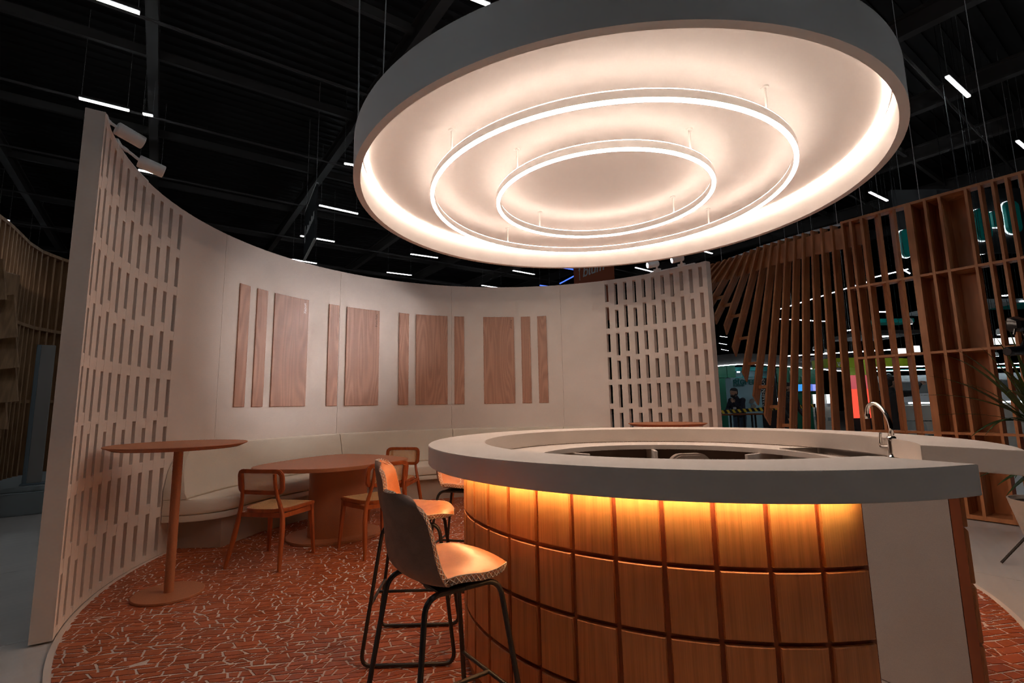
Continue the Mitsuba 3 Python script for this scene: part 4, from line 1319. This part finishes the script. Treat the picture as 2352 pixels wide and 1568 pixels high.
t = thing('bar_table', 'narrow dark bar table with thin black legs under the hazard tape', 'table')
ta, tb = at_depth(1652, 952, 12.9), at_depth(1757, 949, 13.2)
tz = 0.98; ta[2] = tb[2] = tz
dv_ = (tb - ta) / np.linalg.norm(tb - ta)
TM = frame(ta, dv_, (-dv_[1], dv_[0], 0))
Lt = np.linalg.norm(tb - ta)
part(t, 'tabletop', tf(cbox(0, Lt, 0, 0.36, -0.035, 0.0, 0.004), TM), 'oak_back')
for x in (0.03, Lt * .42, Lt * .72, Lt - .03):
    for y in (.03, .33):
        part(t, 'leg', tf(bx(x - .016, x + .016, y - .016, y + .016, FZ - tz, -0.034), TM), 'black_matt')
t = thing('hazard_tape', 'yellow and black hazard tape strung above the far bar table', 'tape')
h0, h1, h2 = at_depth(1640, 947, 12.85), at_depth(1766, 938.5, 13.0), at_depth(1872, 931, 13.6)
for a, b in ((h0, h1), (h1, h2)):
    d = b - a; L = np.linalg.norm(d); d /= L
    up_ = np.array([0, 0, 1.0]); nrm = np.cross(d, up_); nrm /= np.linalg.norm(nrm)
    M = frame(a, d, nrm, np.cross(d, nrm) * 1.0)
    sg = 1.0 if M[2, 2] > 0 else -1.0
    part(t, 'band', tf(bx(0, L, -0.001, 0.001, -0.045, 0.045), M), 'black_matt')
    k = int(L / 0.15)
    st = [hull([(x * 0.15 + o + (0.05 if z > 0 else 0) * -sg, y, z) for o in (0.03, 0.10) for y in (-.0016, .0016) for z in (-.0448, .0448)]) for x in range(k)]
    for m in st: part(t, 'stripe', tf(m, M), 'tape_yellow')
for q in (h0, h2, h1):
    part(t, 'stake', cat(tube([(q[0], q[1], FZ + .02), (q[0], q[1], q[2] + 0.05)], 0.014, 8), lathe([(0, FZ), (.14, FZ), (.14, FZ + .02), (0, FZ + .03)], 20, (q[0], q[1]))), 'black_matt')

t = thing('black_banner', 'black standing banner with vertical white lettering behind the shortest wooden fins', 'banner')
me, a, d, n, zt = slab_px(1748, 1781, 868, 13.6, th=.05)
part(t, 'board', me, 'black_matt')
p = at_depth(1763, 959, 13.59)
part(t, 'lettering', tf(meshkit.text_mesh('LANÇAMENTOS', 0.10, 0.004), frame(p, (0, 0, 1), -d, -n)), 'letter_white')
t = thing('sample_shelf', 'pale display shelf with small white boxes seen between two wooden fins', 'shelf')
part(t, 'back', slab_px(1781, 1802, 930, 13.9, th=.05)[0], 'booth_cream')
part(t, 'back', slab_px(1866, 1922, 905, 14.2, th=.05)[0], 'booth_cream')
for x, y in ((1785, 973), (1793, 973), (1876, 960), (1890, 962), (1902, 930), (1880, 990), (1908, 962)):
    p = at_depth(x, y, 13.75 if x < 1850 else 14.05); part(t, 'box', mv(cbox(-.05, .05, -.05, .05, -.045, .045, .004), *p), 'booth_white' if y > 980 or y < 950 else 'platform_grey')
p = at_depth(1786, 925, 14.6); lbx = thing('light_box', 'small glowing white light box seen between two fins', 'light box')
part(lbx, 'box', mv(cbox(-.12, .12, -.05, .05, -.14, .14, .01), *p), 'diffuser', **glow(COOL, 1.3, .1))
part(lbx, 'pedestal', cbox(p[0] - .10, p[0] + .10, p[1] - .05, p[1] + .05, FZ, p[2] - .14, .004), 'black_matt')
for x0, x1, y0, yb in ((1868, 1876, 905, 935), (1899, 1911, 905, 932)):
    me, a, d, n, zt = slab_px(x0, x1, y0, 14.02, z0=at_depth(x0, yb, 14.02)[2], th=.03)
    solo('light_box', me, 'diffuser', 'bright narrow light box on the pale display shelf, %s' % ('left one' if x0 < 1880 else 'right one'), 'light box', **glow(COOL, 1.1, .1))


t = thing('display_screen', 'wide blue and lavender video screen on the far green wall', 'screen')
me, a, d, n, zt = slab_px(1810, 1880, 881, 16.34, z0=at_depth(1840, 899, 16.34)[2], th=.06)
part(t, 'housing', me, 'black_matt')
za, zb_ = at_depth(1840, 898, 16.335)[2], at_depth(1840, 882, 16.335)[2]
for x0, x1, col in ((1811, 1829, (.42, .34, .80)), (1829, 1850, (.04, .30, .80)), (1850, 1866, (.10, .18, .62)), (1866, 1879, (.30, .34, .85))):
    part(t, 'picture', slab_px(x0, x1, 882, 16.335, z0=za, th=.004)[0], 'screen_off', **glow(col, 1.0, .05))

t = thing('red_display', 'glowing coral red display panel with a mauve top seen through the fins', 'display panel')
me, a, d, n, zt = slab_px(1952, 2004, 858, 12.0, th=.08); part(t, 'stand', me, 'black_matt')
za = at_depth(1976, 960, 11.97)[2]; zb_ = at_depth(1976, 893, 11.97)[2]; zc = at_depth(1976, 860, 11.97)[2]
for z0, z1, col, s in ((za, zb_, (1.0, 0.09, 0.05), 0.95), (zb_, zc, (0.60, 0.12, 0.15), 0.6)):
    pa, pb = at_depth(1953, 900, 11.99), at_depth(2003, 900, 11.99)
    part(t, 'light_panel', bx(pa[0], pb[0], pa[1] - .01, pa[1] - .004, z0, z1), 'red_panel', **glow(col, s, .15))
t = thing('lime_sign', 'lime green curved sign with white lettering hung above the red display', 'sign')
ls = spline([at_depth(x, y, Y) for x, y, Y in ((1868, 838, 12.6), (1910, 833, 11.9), (1955, 832, 11.5), (1990, 832, 11.4), (2040, 832, 11.6), (2088, 833, 12.2))], 25)
part(t, 'band', cat(*[hull([tuple(p + np.array(o)) for p in (a, b) for o in ((0, 0, -.11), (0, .06, -.11), (0, 0, .11), (0, .06, .11))]) for a, b in zip(ls[:-1:2], ls[2::2])]), 'lime')
part(t, 'lower_panel', slab_px(1950, 1988, 843, 11.55, z0=at_depth(1970, 861, 11.55)[2], th=.06)[0], 'lime')
p = at_depth(1923, 841, 11.7); part(t, 'lettering', tf(meshkit.text_mesh('W', 0.10, 0.01, True), frame(p, (1, 0, 0), (0, 0, 1), (0, -1, 0))), 'letter_white')
for q in (ls[4], ls[20]): part(t, 'cable', tube([q + (0, .03, .1), (q[0], q[1] + .03, DZ)], .005, 5), 'cable')
p = at_depth(1970, 780, 11.0)

t = thing('white_kitchen_stand', 'white exhibition kitchen with light strips seen through the right part of the wooden screen', 'exhibition stand')
me, a, d, n, zt = slab_px(2008, 2420, 850, 11.2, 10.4, th=.08, y1=868); part(t, 'back_wall', me, 'booth_white')
za = slab_px(2008, 2420, 840, 11.1, 10.3, th=.3, y1=858)
part(t, 'teal_fascia', slab_px(2008, 2420, 836, 10.9, 10.1, z0=at_depth(2080, 850, 10.9)[2], th=.2, y1=853)[0], 'teal')
for yy, Y, s in ((844, 10.85, 9.0), (852, 10.95, 6.0)):
    a, b = at_depth(2008, yy, Y), at_depth(2420, yy, Y - .8); b[2] = a[2]
    part(t, 'light_line', tube([a, b], 0.014, 6), 'diffuser', **glow(COOL, s, .4))
pa, pb = at_depth(2012, 876, 10.9), at_depth(2400, 876, 10.2)
dd_ = (pb - pa); dd_[2] = 0; L = np.linalg.norm(dd_); dd_ /= L
KM = frame((pa[0], pa[1], 0), dd_, (-dd_[1], dd_[0], 0))
zsh = pa[2]
part(t, 'shelf', tf(cbox(0, L, -.02, .22, zsh - .025, zsh, .004), KM), 'booth_white')
part(t, 'splashback', tf(bx(0, L, .16, .20, 1.2, zsh - .03), KM), 'platform_grey')
zc = at_depth(2080, 926, 10.4)[2]
part(t, 'counter', tf(cbox(0.1, L, -.75, -.15, FZ, zc - .04, .01), KM), 'booth_cream')
part(t, 'hood', tf(rot(hull([(x, y, z) for x in (0.35, L - .1) for (y, z) in ((-.55, zc + .02), (-.12, zc + .02), (-.12, zc + .20), (-.38, zc + .20))] + [(0.25, y, z) for (y, z) in ((-.5, zc + .02), (-.12, zc + .02), (-.12, zc + .12), (-.42, zc + .12))]), 0), KM), 'booth_white')
part(t, 'light_line', tf(bx(0.3, L - .1, -.56, -.53, zc - .01, zc + .018), KM), 'diffuser', **glow(COOL, 6, .3))
for z in (0.86, 0.58): part(t, 'drawer_gap', tf(bx(0.1, L, -.752, -.749, z - .008, z + .008), KM), 'black_matt')
solo('vase', mv(lathe([(0, 0), (.05, 0), (.055, .015), (.02, .05), (.06, .10), (.068, .15), (.045, .19), (0, .20)], 24), *at_depth(2041, 876, 10.98)), 'black_gloss', 'small black ornament on the white shelf of the exhibition kitchen', 'ornament', smooth=40)
t = thing('sprig_vase', 'glass with green leafy sprigs on the counter of the exhibition kitchen', 'plant')
gp = (KM @ np.array([1.35, -.30, zc + .20, 1]))[:3]
part(t, 'vase', mv(lathe([(0, 0), (.035, 0), (.045, .12), (.042, .12), (.033, .006), (0, .006)], 18), *gp), 'booth_white', 40)
for k in range(9):
    a = k * 2.4; e = gp + np.array([.16 * math.cos(a), .10 * math.sin(a), .22 + .03 * (k % 4)])
    part(t, 'stem', tube([gp + (0, 0, .02), (gp + e) / 2 + (0, 0, .05), e], .0035, 5), 'leaf')
    part(t, 'leaf', leaf(e, e + np.array([.11 * math.cos(a), .07 * math.sin(a), .04]), .03, .02, .6), 'leaf')
t = thing('shell_chair', 'pale grey shell chair in front of the exhibition kitchen counter', 'chair')
sp_ = at_depth(2100, 985, 9.6)
bk2 = rot(ext(rrect(-.2, .2, .48, .88, .10), -.02, .02, .008), PI / 2, (1, 0, 0))
part(t, 'back', mv(bk2, sp_[0], sp_[1], 0, -.3), 'grey_chair', 40)
part(t, 'seat', mv(cbox(-.2, .2, .0, .40, .44, .49, .015), sp_[0], sp_[1], 0, -.3), 'grey_chair')
for sx in (-.18, .18):
    for sy in (.03, .36): part(t, 'leg', mv(tube([(sx * 1.15, sy, FZ), (sx, sy, .445)], .012, 8), sp_[0], sp_[1], 0, -.3), 'chair_wood', 40)

# soffits, lamps and sign letters above those stands
t = thing('stand_soffit', 'grey and teal soffit panels hung over the white exhibition kitchen', 'soffit')
for (x0, y0, x1, y1, Y, z, dep, m) in ((1990, 772, 2120, 760, 13.0, 0, 1.6, 'truss'), (2018, 745, 2100, 735, 12.4, 0, 0.5, 'teal'), (2225, 690, 2352, 700, 12.0, 0, 1.8, 'platform_grey'), (2310, 708, 2420, 690, 12.6, 0, .7, 'teal'), (1905, 822, 2090, 818, 14.0, 0, 1.5, 'truss')):
    a, b = at_depth(x0, y0, Y), at_depth(x1, y1, Y); z = (a[2] + b[2]) / 2
    part(t, 'panel', hull([(p[0], p[1] + o, z + zz) for p in (a, b) for o in (0, dep) for zz in (0, .10)]), m)
    part(t, 'cable', tube([((a[0] + b[0]) / 2, a[1] + dep / 2, z + .1), ((a[0] + b[0]) / 2, a[1] + dep / 2, DZ)], .006, 5), 'black_matt')
for i, (x, y, Y) in enumerate(((2072, 807, 11.6), (2104, 801, 11.6), (2256, 788, 11.4), (2290, 784, 11.4), (2327, 782, 11.4))):
    p = at_depth(x, y, Y); t = thing('square_light', 'square glowing white ceiling panel seen through the open grid of the screen', 'ceiling light', 'square light panels beyond the screen')
    part(t, 'panel', mv(cbox(-.085, .085, -.02, .02, -.075, .075, .004), *p), 'diffuser', **glow((1, 1, .9), 1.0, .1))
    part(t, 'hanger', tube([p + (0, 0, .07), (p[0], p[1], DZ)], .004, 5), 'black_matt')
for i, (x, y, Y) in enumerate(((2089, 738, 11.0), (2251, 768, 10.6), (2296, 762, 10.6), (1870, 800, 13.0), (1897, 806, 13.0), (2258, 815, 11.2), (2289, 814, 11.2))):
    p = at_depth(x, y, Y); t = thing('stand_spotlight', 'small white spotlight over the exhibition kitchen beyond the screen', 'spotlight', 'white spotlights beyond the screen')
    r_ = 1.0 if i < 3 else 0.7
    part(t, 'head', mv(lathe([(0, -.06 * r_), (.05 * r_, -.06 * r_), (.062 * r_, -.045 * r_), (.05 * r_, .05 * r_), (.02 * r_, .075 * r_), (0, .075 * r_)], 20), *p), 'white_paint', 40)
    part(t, 'lens', mv(lathe([(0, -.066 * r_), (.046 * r_, -.064 * r_), (.046 * r_, -.058 * r_), (0, -.058 * r_)], 18), *p), 'diffuser', **glow(COOL, 14, .12))
    part(t, 'stem', tube([p + (0, 0, .07 * r_), (p[0], p[1], DZ)], .006, 6), 'black_matt')
LINES = ((2218, 592, 2348, 562, 13.0), (2006, 637, 2085, 618, 13.6), (2074, 619, 2090, 628, 13.6), (1790, 710, 1990, 648, 15.0), (1800, 818, 2060, 802, 14.6), (1786, 732, 1900, 738, 17.0), (2060, 806, 2096, 812, 14.0), (1946, 759, 1958, 757, 15), (1925, 738, 1940, 739, 15), (2019, 716, 2041, 716, 12), (2020, 773, 2040, 772, 12), (2302, 679, 2318, 678, 12), (2342, 692, 2358, 691, 12))
for i, (x0, y0, x1, y1, Y) in enumerate(LINES):
    a, b = at_depth(x0, y0, Y), at_depth(x1, y1, Y)
    t = thing('light_bar', 'thin white light bar hung over the far stands beyond the wooden screen', 'ceiling light', 'light bars beyond the screen')
    part(t, 'tube', tube([a, b], 0.02, 6), 'diffuser', **glow(COOL, 7, .1))
    for q in (a, b): part(t, 'hanger', tube([q, (q[0], q[1], DZ)], .0025, 5), 'black_matt')

t = thing('hanging_letters', 'row of large teal letters with glowing rims hung high beyond the wooden screen', 'sign')
LT = [(2071, 529, 2085, 591, .45), (2206, 491, 2229, 510, .4), (2208, 517, 2231, 536, .4), (2210, 542, 2233, 561, .4), (2239, 481, 2264, 553, .45), (2276, 487, 2294, 522, .2), (2311, 463, 2331, 537, .45), (2100, 515, 2160, 575, .3)]
for x0, y0, x1, y1, rr in LT:
    a, b = at_depth(x0, y1, 12.0), at_depth(x1, y0, 12.0)
    w, hh = b[0] - a[0], b[2] - a[2]
    pl = rrect(0, w, 0, hh, rr * min(w, hh))
    L0 = part(t, 'letter', tf(ext(pl, 0, .09, .006), frame((a[0], 12.0, a[2]), (1, 0, 0), (0, 0, 1), (0, -1, 0))), 'teal', 40)
    part(L0, 'glow_rim', tf(ext(pl.buffer(.022), -.03, -.005), frame((a[0], 12.0, a[2]), (1, 0, 0), (0, 0, 1), (0, -1, 0))), 'diffuser', **glow((.85, .95, 1), .9, .08))
a, b = at_depth(2060, 540, 12.05), at_depth(2352, 465, 12.05)
part(t, 'beam', bx(a[0], b[0] + .5, 12.06, 12.16, 4.9, 6.6), 'black_matt', label='black backing board')
for x in (a[0] + .3, b[0]): part(t, 'cable', tube([(x, 12.1, 6.6), (x, 12.1, DZ)], .008, 5), 'cable')

# hanging banners seen above the curved wall
t = thing('orange_banner', 'orange hanging banner with large white lettering above the curved wall', 'banner')
zt_, zb0 = 8.35, 5.2
L0 = at_depth(1318, 640, 22.0); k_ = (637 - 617) / 1.0
base_l = at_depth(1337, 636, 21.6); s_ = (base_l[2] - CAM_H)
R0 = unproject(1409, 610.5, base_l[2])
L0 = unproject(1318, 643.5, base_l[2])
d = R0 - L0; d[2] = 0; Lb = np.linalg.norm(d); d /= Lb; n = np.cross(d, (0, 0, 1.0))
if n @ L0 > 0: n = -n
OM = frame((L0[0], L0[1], base_l[2]), d, (0, 0, 1), n) if np.cross(d, (0, 0, 1.0)) @ n > 0 else frame((L0[0], L0[1], base_l[2]), d, (0, 0, 1), n)
part(t, 'cloth', tf(bx(0, Lb, -2.2, 1.6, -.03, 0.0), OM), 'orange_cloth')
tmx = meshkit.text_mesh('blum', 0.95, 0.01, True); sh = np.eye(4); sh[0, 1] = 0.18; tmx.apply_transform(sh)
tw = tmx.bounds[1][0]; tmx.apply_scale([Lb * .56 / tw, Lb * .56 / tw * .9, 1])
part(t, 'lettering', tf(mv(tmx, Lb * .24, 0, 0.004), OM), 'letter_white')
t2 = meshkit.text_mesh('NOVIDADES SÃO LINHAS', 0.14, 0.01); t2.apply_scale([Lb * .5 / t2.bounds[1][0], 1, 1])
part(t, 'small_lettering', tf(mv(t2, Lb * .27, -0.62, 0.004), OM), 'letter_white')
part(t, 'arrow', tf(cat(bx(Lb * .16, Lb * .175, -.1, .55, 0.004, .012), hull([(Lb * .14, .35, .004), (Lb * .195, .35, .004), (Lb * .1675, .6, .004), (Lb * .14, .35, .012), (Lb * .195, .35, .012), (Lb * .1675, .6, .012)])), OM), 'letter_white')
for x in (.1, Lb - .1):
    q = (OM @ np.array([x, 1.6, 0, 1]))[:3]; part(t, 'cable', tube([q, (q[0], q[1], DZ)], .008, 5), 'cable')
for i, (x0, y0, x1, y1) in enumerate(((1286, 651, 1318, 634), (1290, 614, 1318, 619), (1240, 655, 1262, 658))):
    a, b = unproject(x0, y0, 7.6), unproject(x1, y1, 7.6)
    t = thing('blue_light_bar', 'thin blue light bar beside the orange banner', 'light', 'blue light bars beside the orange banner')
    part(t, 'tube', tube([a, b], .035, 6), 'diffuser', **glow((.05, .16, 1.0), 1.2, .05))
    for q in (a, b): part(t, 'hanger', tube([q, (q[0], q[1], DZ)], .005, 5), 'cable')
t = thing('dark_banner', 'dark hanging sign board with white edges seen above the curved wall', 'banner')
a, b = np.array([-6.09, 15.0]), np.array([-4.99, 12.98])
d = np.array([*(b - a), 0]); Lb = np.linalg.norm(d); d /= Lb
n = np.array([d[1], -d[0], 0]);  n = n if n @ np.array([*a, 0]) < 0 else -n
DM = frame((*a, 5.87), d, (0, 0, 1), n) if np.linalg.det(frame((0, 0, 0), d, (0, 0, 1), n)[:3, :3]) > 0 else frame((*b, 5.87), -d, (0, 0, 1), n)
part(t, 'board', tf(bx(0, Lb, 0, 1.6, -.05, 0), DM), 'black_matt')
for y0, y1 in ((-.02, .025), (1.575, 1.62)): part(t, 'edge', tf(bx(0, Lb, y0, y1, -.055, .006), DM), 'white_paint')
for k in range(8): part(t, 'white_mark', tf(bx(.55 + k * .2, .66 + k * .2, .66, .66 + .14 + .07 * (k % 2), 0.0, .008), DM), 'letter_white')
part(t, 'emblem', tf(bx(.18, .26, .5, 1.05, 0, .008), DM), 'letter_white')
for x in (.15, Lb - .15):
    q = (DM @ np.array([x, 1.6, -.02, 1]))[:3]; part(t, 'cable', tube([q, (q[0], q[1], DZ)], .007, 5), 'cable')


# ------------------------------------------------------------------ people beyond the screen
def bones(bs, grow=0.0, length=0.035, it=8):
    """Capsule bones [(a, ra, b, rb), ...] joined into one smooth continuous surface."""
    out = m3.Manifold()
    ball = trimesh.creation.icosphere(2).vertices
    for a, ra, b, rb in bs:
        out = out + m3.Manifold.hull_points(np.vstack([np.array(a) + ball * (ra + grow), np.array(b) + ball * (rb + grow)]).astype(np.float32))
    out = out.refine_to_length(length)
    m = out.to_mesh(); m = tm(m.vert_properties[:, :3], m.tri_verts); m.merge_vertices()
    trimesh.smoothing.filter_taubin(m, iterations=it)
    return m


def person(label, x, y, ang, pose, shirt, trousers, k=1.0, badge=False):
    """Stands at (x, y) facing ang; local x is forward, y to the left."""
    t = thing('person', label, 'person')
    J = pose
    M = frame((x, y, FZ), (math.cos(ang), math.sin(ang), 0), (-math.sin(ang), math.cos(ang), 0))
    leg = []
    for s in ('l', 'r'):
        leg += [(J['hip' + s], .085, J['knee' + s], .058), (J['knee' + s], .055, J['ank' + s], .040)]
    foot_ = [(J['ank' + s], .042, J['ank' + s] + np.array([.15, 0, -.045]), .032) for s in 'lr'] + [(J['ank' + s] + np.array([-.03, 0, -.04]), .036, J['ank' + s] + np.array([.15, 0, -.045]), .032) for s in 'lr']
    torso = [(J['pel'] + np.array([0, .06, 0]), .105, J['chest'] + np.array([0, .085, -.05]), .115), (J['pel'] + np.array([0, -.06, 0]), .105, J['chest'] + np.array([0, -.085, -.05]), .115),
             (J['chest'] + np.array([0, .085, 0]), .10, J['shl'], .062), (J['chest'] + np.array([0, -.085, 0]), .10, J['shr'], .062), (J['chest'], .11, J['neck'], .062)]
    arm = []
    for s in 'lr':
        arm += [(J['sh' + s], .056, J['elb' + s], .043), (J['elb' + s], .042, J['wri' + s], .028)]
    head = [(J['neck'], .055, J['head'] + np.array([-.02, 0, -.06]), .055), (J['head'] + np.array([-.022, 0, .035]), .088, J['head'] + np.array([.028, 0, .02]), .078), (J['head'] + np.array([.03, 0, -.01]), .068, J['head'] + np.array([.048, 0, -.085]), .040),
            (J['head'] + np.array([.098, 0, .012]), .010, J['head'] + np.array([.112, 0, -.022]), .014), (J['head'] + np.array([-.005, .078, -.02]), .016, J['head'] + np.array([-.012, .082, .018]), .020), (J['head'] + np.array([-.005, -.078, -.02]), .016, J['head'] + np.array([-.012, -.082, .018]), .020)]
    hand = []
    for s in 'lr':
        w, f = J['wri' + s], J['fin' + s] / np.linalg.norm(J['fin' + s])
        sd = np.cross(f, J['pal' + s]); sd /= np.linalg.norm(sd)
        pm = J['pal' + s] / np.linalg.norm(J['pal' + s])
        for q, Lf in ((-.030, .060), (-.010, .074), (.010, .079), (.030, .070)):
            kb = w + f * .085 + sd * q
            hand += [(w + f * .01 + sd * q * .5, .016, kb, .0125), (kb, .0095, kb + f * Lf * .5 + pm * .012, .0085), (kb + f * Lf * .5 + pm * .012, .0085, kb + f * Lf * .85 + pm * .038, .007)]
        tb_ = w + f * .025 - sd * .03
        hand += [(tb_, .014, tb_ + f * .035 - sd * .025 + pm * .015, .011), (tb_ + f * .035 - sd * .025 + pm * .015, .010, tb_ + f * .065 - sd * .025 + pm * .03, .008)]
    body = bones(leg + foot_ + torso + arm + head + hand, 0.0, .016, 3)
    part(t, 'body', tf(body, M), 'skin', True)
    part(t, 'shirt', tf(bones(torso + arm, .012, .03), M), shirt, True)
    part(t, 'trousers', tf(bones(leg + [(J['pel'] + np.array([0, .05, -.06]), .11, J['pel'] + np.array([0, -.05, -.06]), .11)], .014, .03), M), trousers, True)
    part(t, 'shoes', tf(bones(foot_, .012, .02, 4), M), 'black_matt', True)
    hd = J['head']
    hair = bones([(hd + np.array([-.035, 0, .055]), .092, hd + np.array([.012, 0, .062]), .080), (hd + np.array([-.055, 0, -.01]), .075, hd + np.array([-.04, 0, .04]), .088)], 0, .02, 5)
    part(t, 'hair', tf(hair, M), 'hair', True)
    beard = bones([(hd + np.array([.040, 0, -.085]), .047, hd + np.array([.046, 0, -.07]), .050), (hd + np.array([.0, .058, -.04]), .026, hd + np.array([.045, .03, -.085]), .034), (hd + np.array([.0, -.058, -.04]), .026, hd + np.array([.045, -.03, -.085]), .034)], 0, .016, 4)
    if badge:
        part(t, 'beard', tf(beard, M), 'hair', True)
        c_ = J['chest'] + np.array([.145, .03, -.17])
        part(t, 'badge', tf(cbox(c_[0], c_[0] + .006, c_[1] - .05, c_[1] + .05, c_[2] - .07, c_[2] + .07, .002), M), 'booth_white', label='white badge hanging on the chest')
    part(t, 'eye', tf(cat(trimesh.creation.icosphere(1, .009).apply_translation(hd + np.array([.098, .03, .02])), trimesh.creation.icosphere(1, .009).apply_translation(hd + np.array([.098, -.03, .02]))), M), 'black_gloss', True)
    return t


A_ = lambda *v: np.array(v, float)
lean = {'pel': A_(0, 0, .90), 'chest': A_(.06, 0, 1.26), 'neck': A_(.11, 0, 1.42), 'head': A_(.17, 0, 1.545), 'shl': A_(.07, .19, 1.34), 'shr': A_(.07, -.19, 1.34),
        'elbl': A_(.16, .23, 1.07), 'wril': A_(.31, .10, 1.26), 'finl': A_(.10, -.28, .60), 'pall': A_(-.9, -.2, .1), 'elbr': A_(.20, -.22, 1.08), 'wrir': A_(.34, -.02, 1.06), 'finr': A_(.6, .5, 0), 'palr': A_(0, 0, -1),
        'hipl': A_(0, .09, .88), 'hipr': A_(0, -.09, .88), 'kneel': A_(.03, .10, .48), 'kneer': A_(.05, -.10, .48), 'ankl': A_(-.02, .11, .09), 'ankr': A_(-.03, -.11, .09)}
pp = at_depth(1701, 980, 13.8)
person('man in navy shirt and jeans behind the far bar table, hand at his bearded chin', pp[0], pp[1], PI + 0.45, lean, 'navy', 'denim', badge=True)
reach = {'pel': A_(0, 0, .94), 'chest': A_(.03, 0, 1.32), 'neck': A_(.05, 0, 1.49), 'head': A_(.07, 0, 1.62), 'shl': A_(.03, .20, 1.41), 'shr': A_(.03, -.20, 1.41),
         'elbl': A_(.05, .26, 1.12), 'wril': A_(.20, .24, .93), 'finl': A_(.3, 0, -.9), 'pall': A_(0, -1, 0), 'elbr': A_(.30, -.22, 1.42), 'wrir': A_(.52, -.18, 1.58), 'finr': A_(.7, 0, .5), 'palr': A_(0, .2, -1),
         'hipl': A_(0, .09, .92), 'hipr': A_(0, -.09, .92), 'kneel': A_(.02, .10, .50), 'kneer': A_(.02, -.10, .50), 'ankl': A_(-.03, .11, .09), 'ankr': A_(-.03, -.11, .09)}
pp = at_depth(2050, 985, 9.55)
person('person in black clothes reaching up with one arm before the white exhibition kitchen', pp[0], pp[1], 0.15, reach, 'black_matt', 'black_matt')
stand_ = {**reach, 'elbr': A_(.03, -.27, 1.13), 'wrir': A_(.16, -.23, .93), 'finr': A_(.3, 0, -.9), 'palr': A_(0, 1, 0)}
pp = at_depth(1817, 985, 12.4)
person('person in dark clothes mostly hidden behind the middle wooden fins', pp[0], pp[1], -1.2, stand_, 'black_matt', 'black_matt')
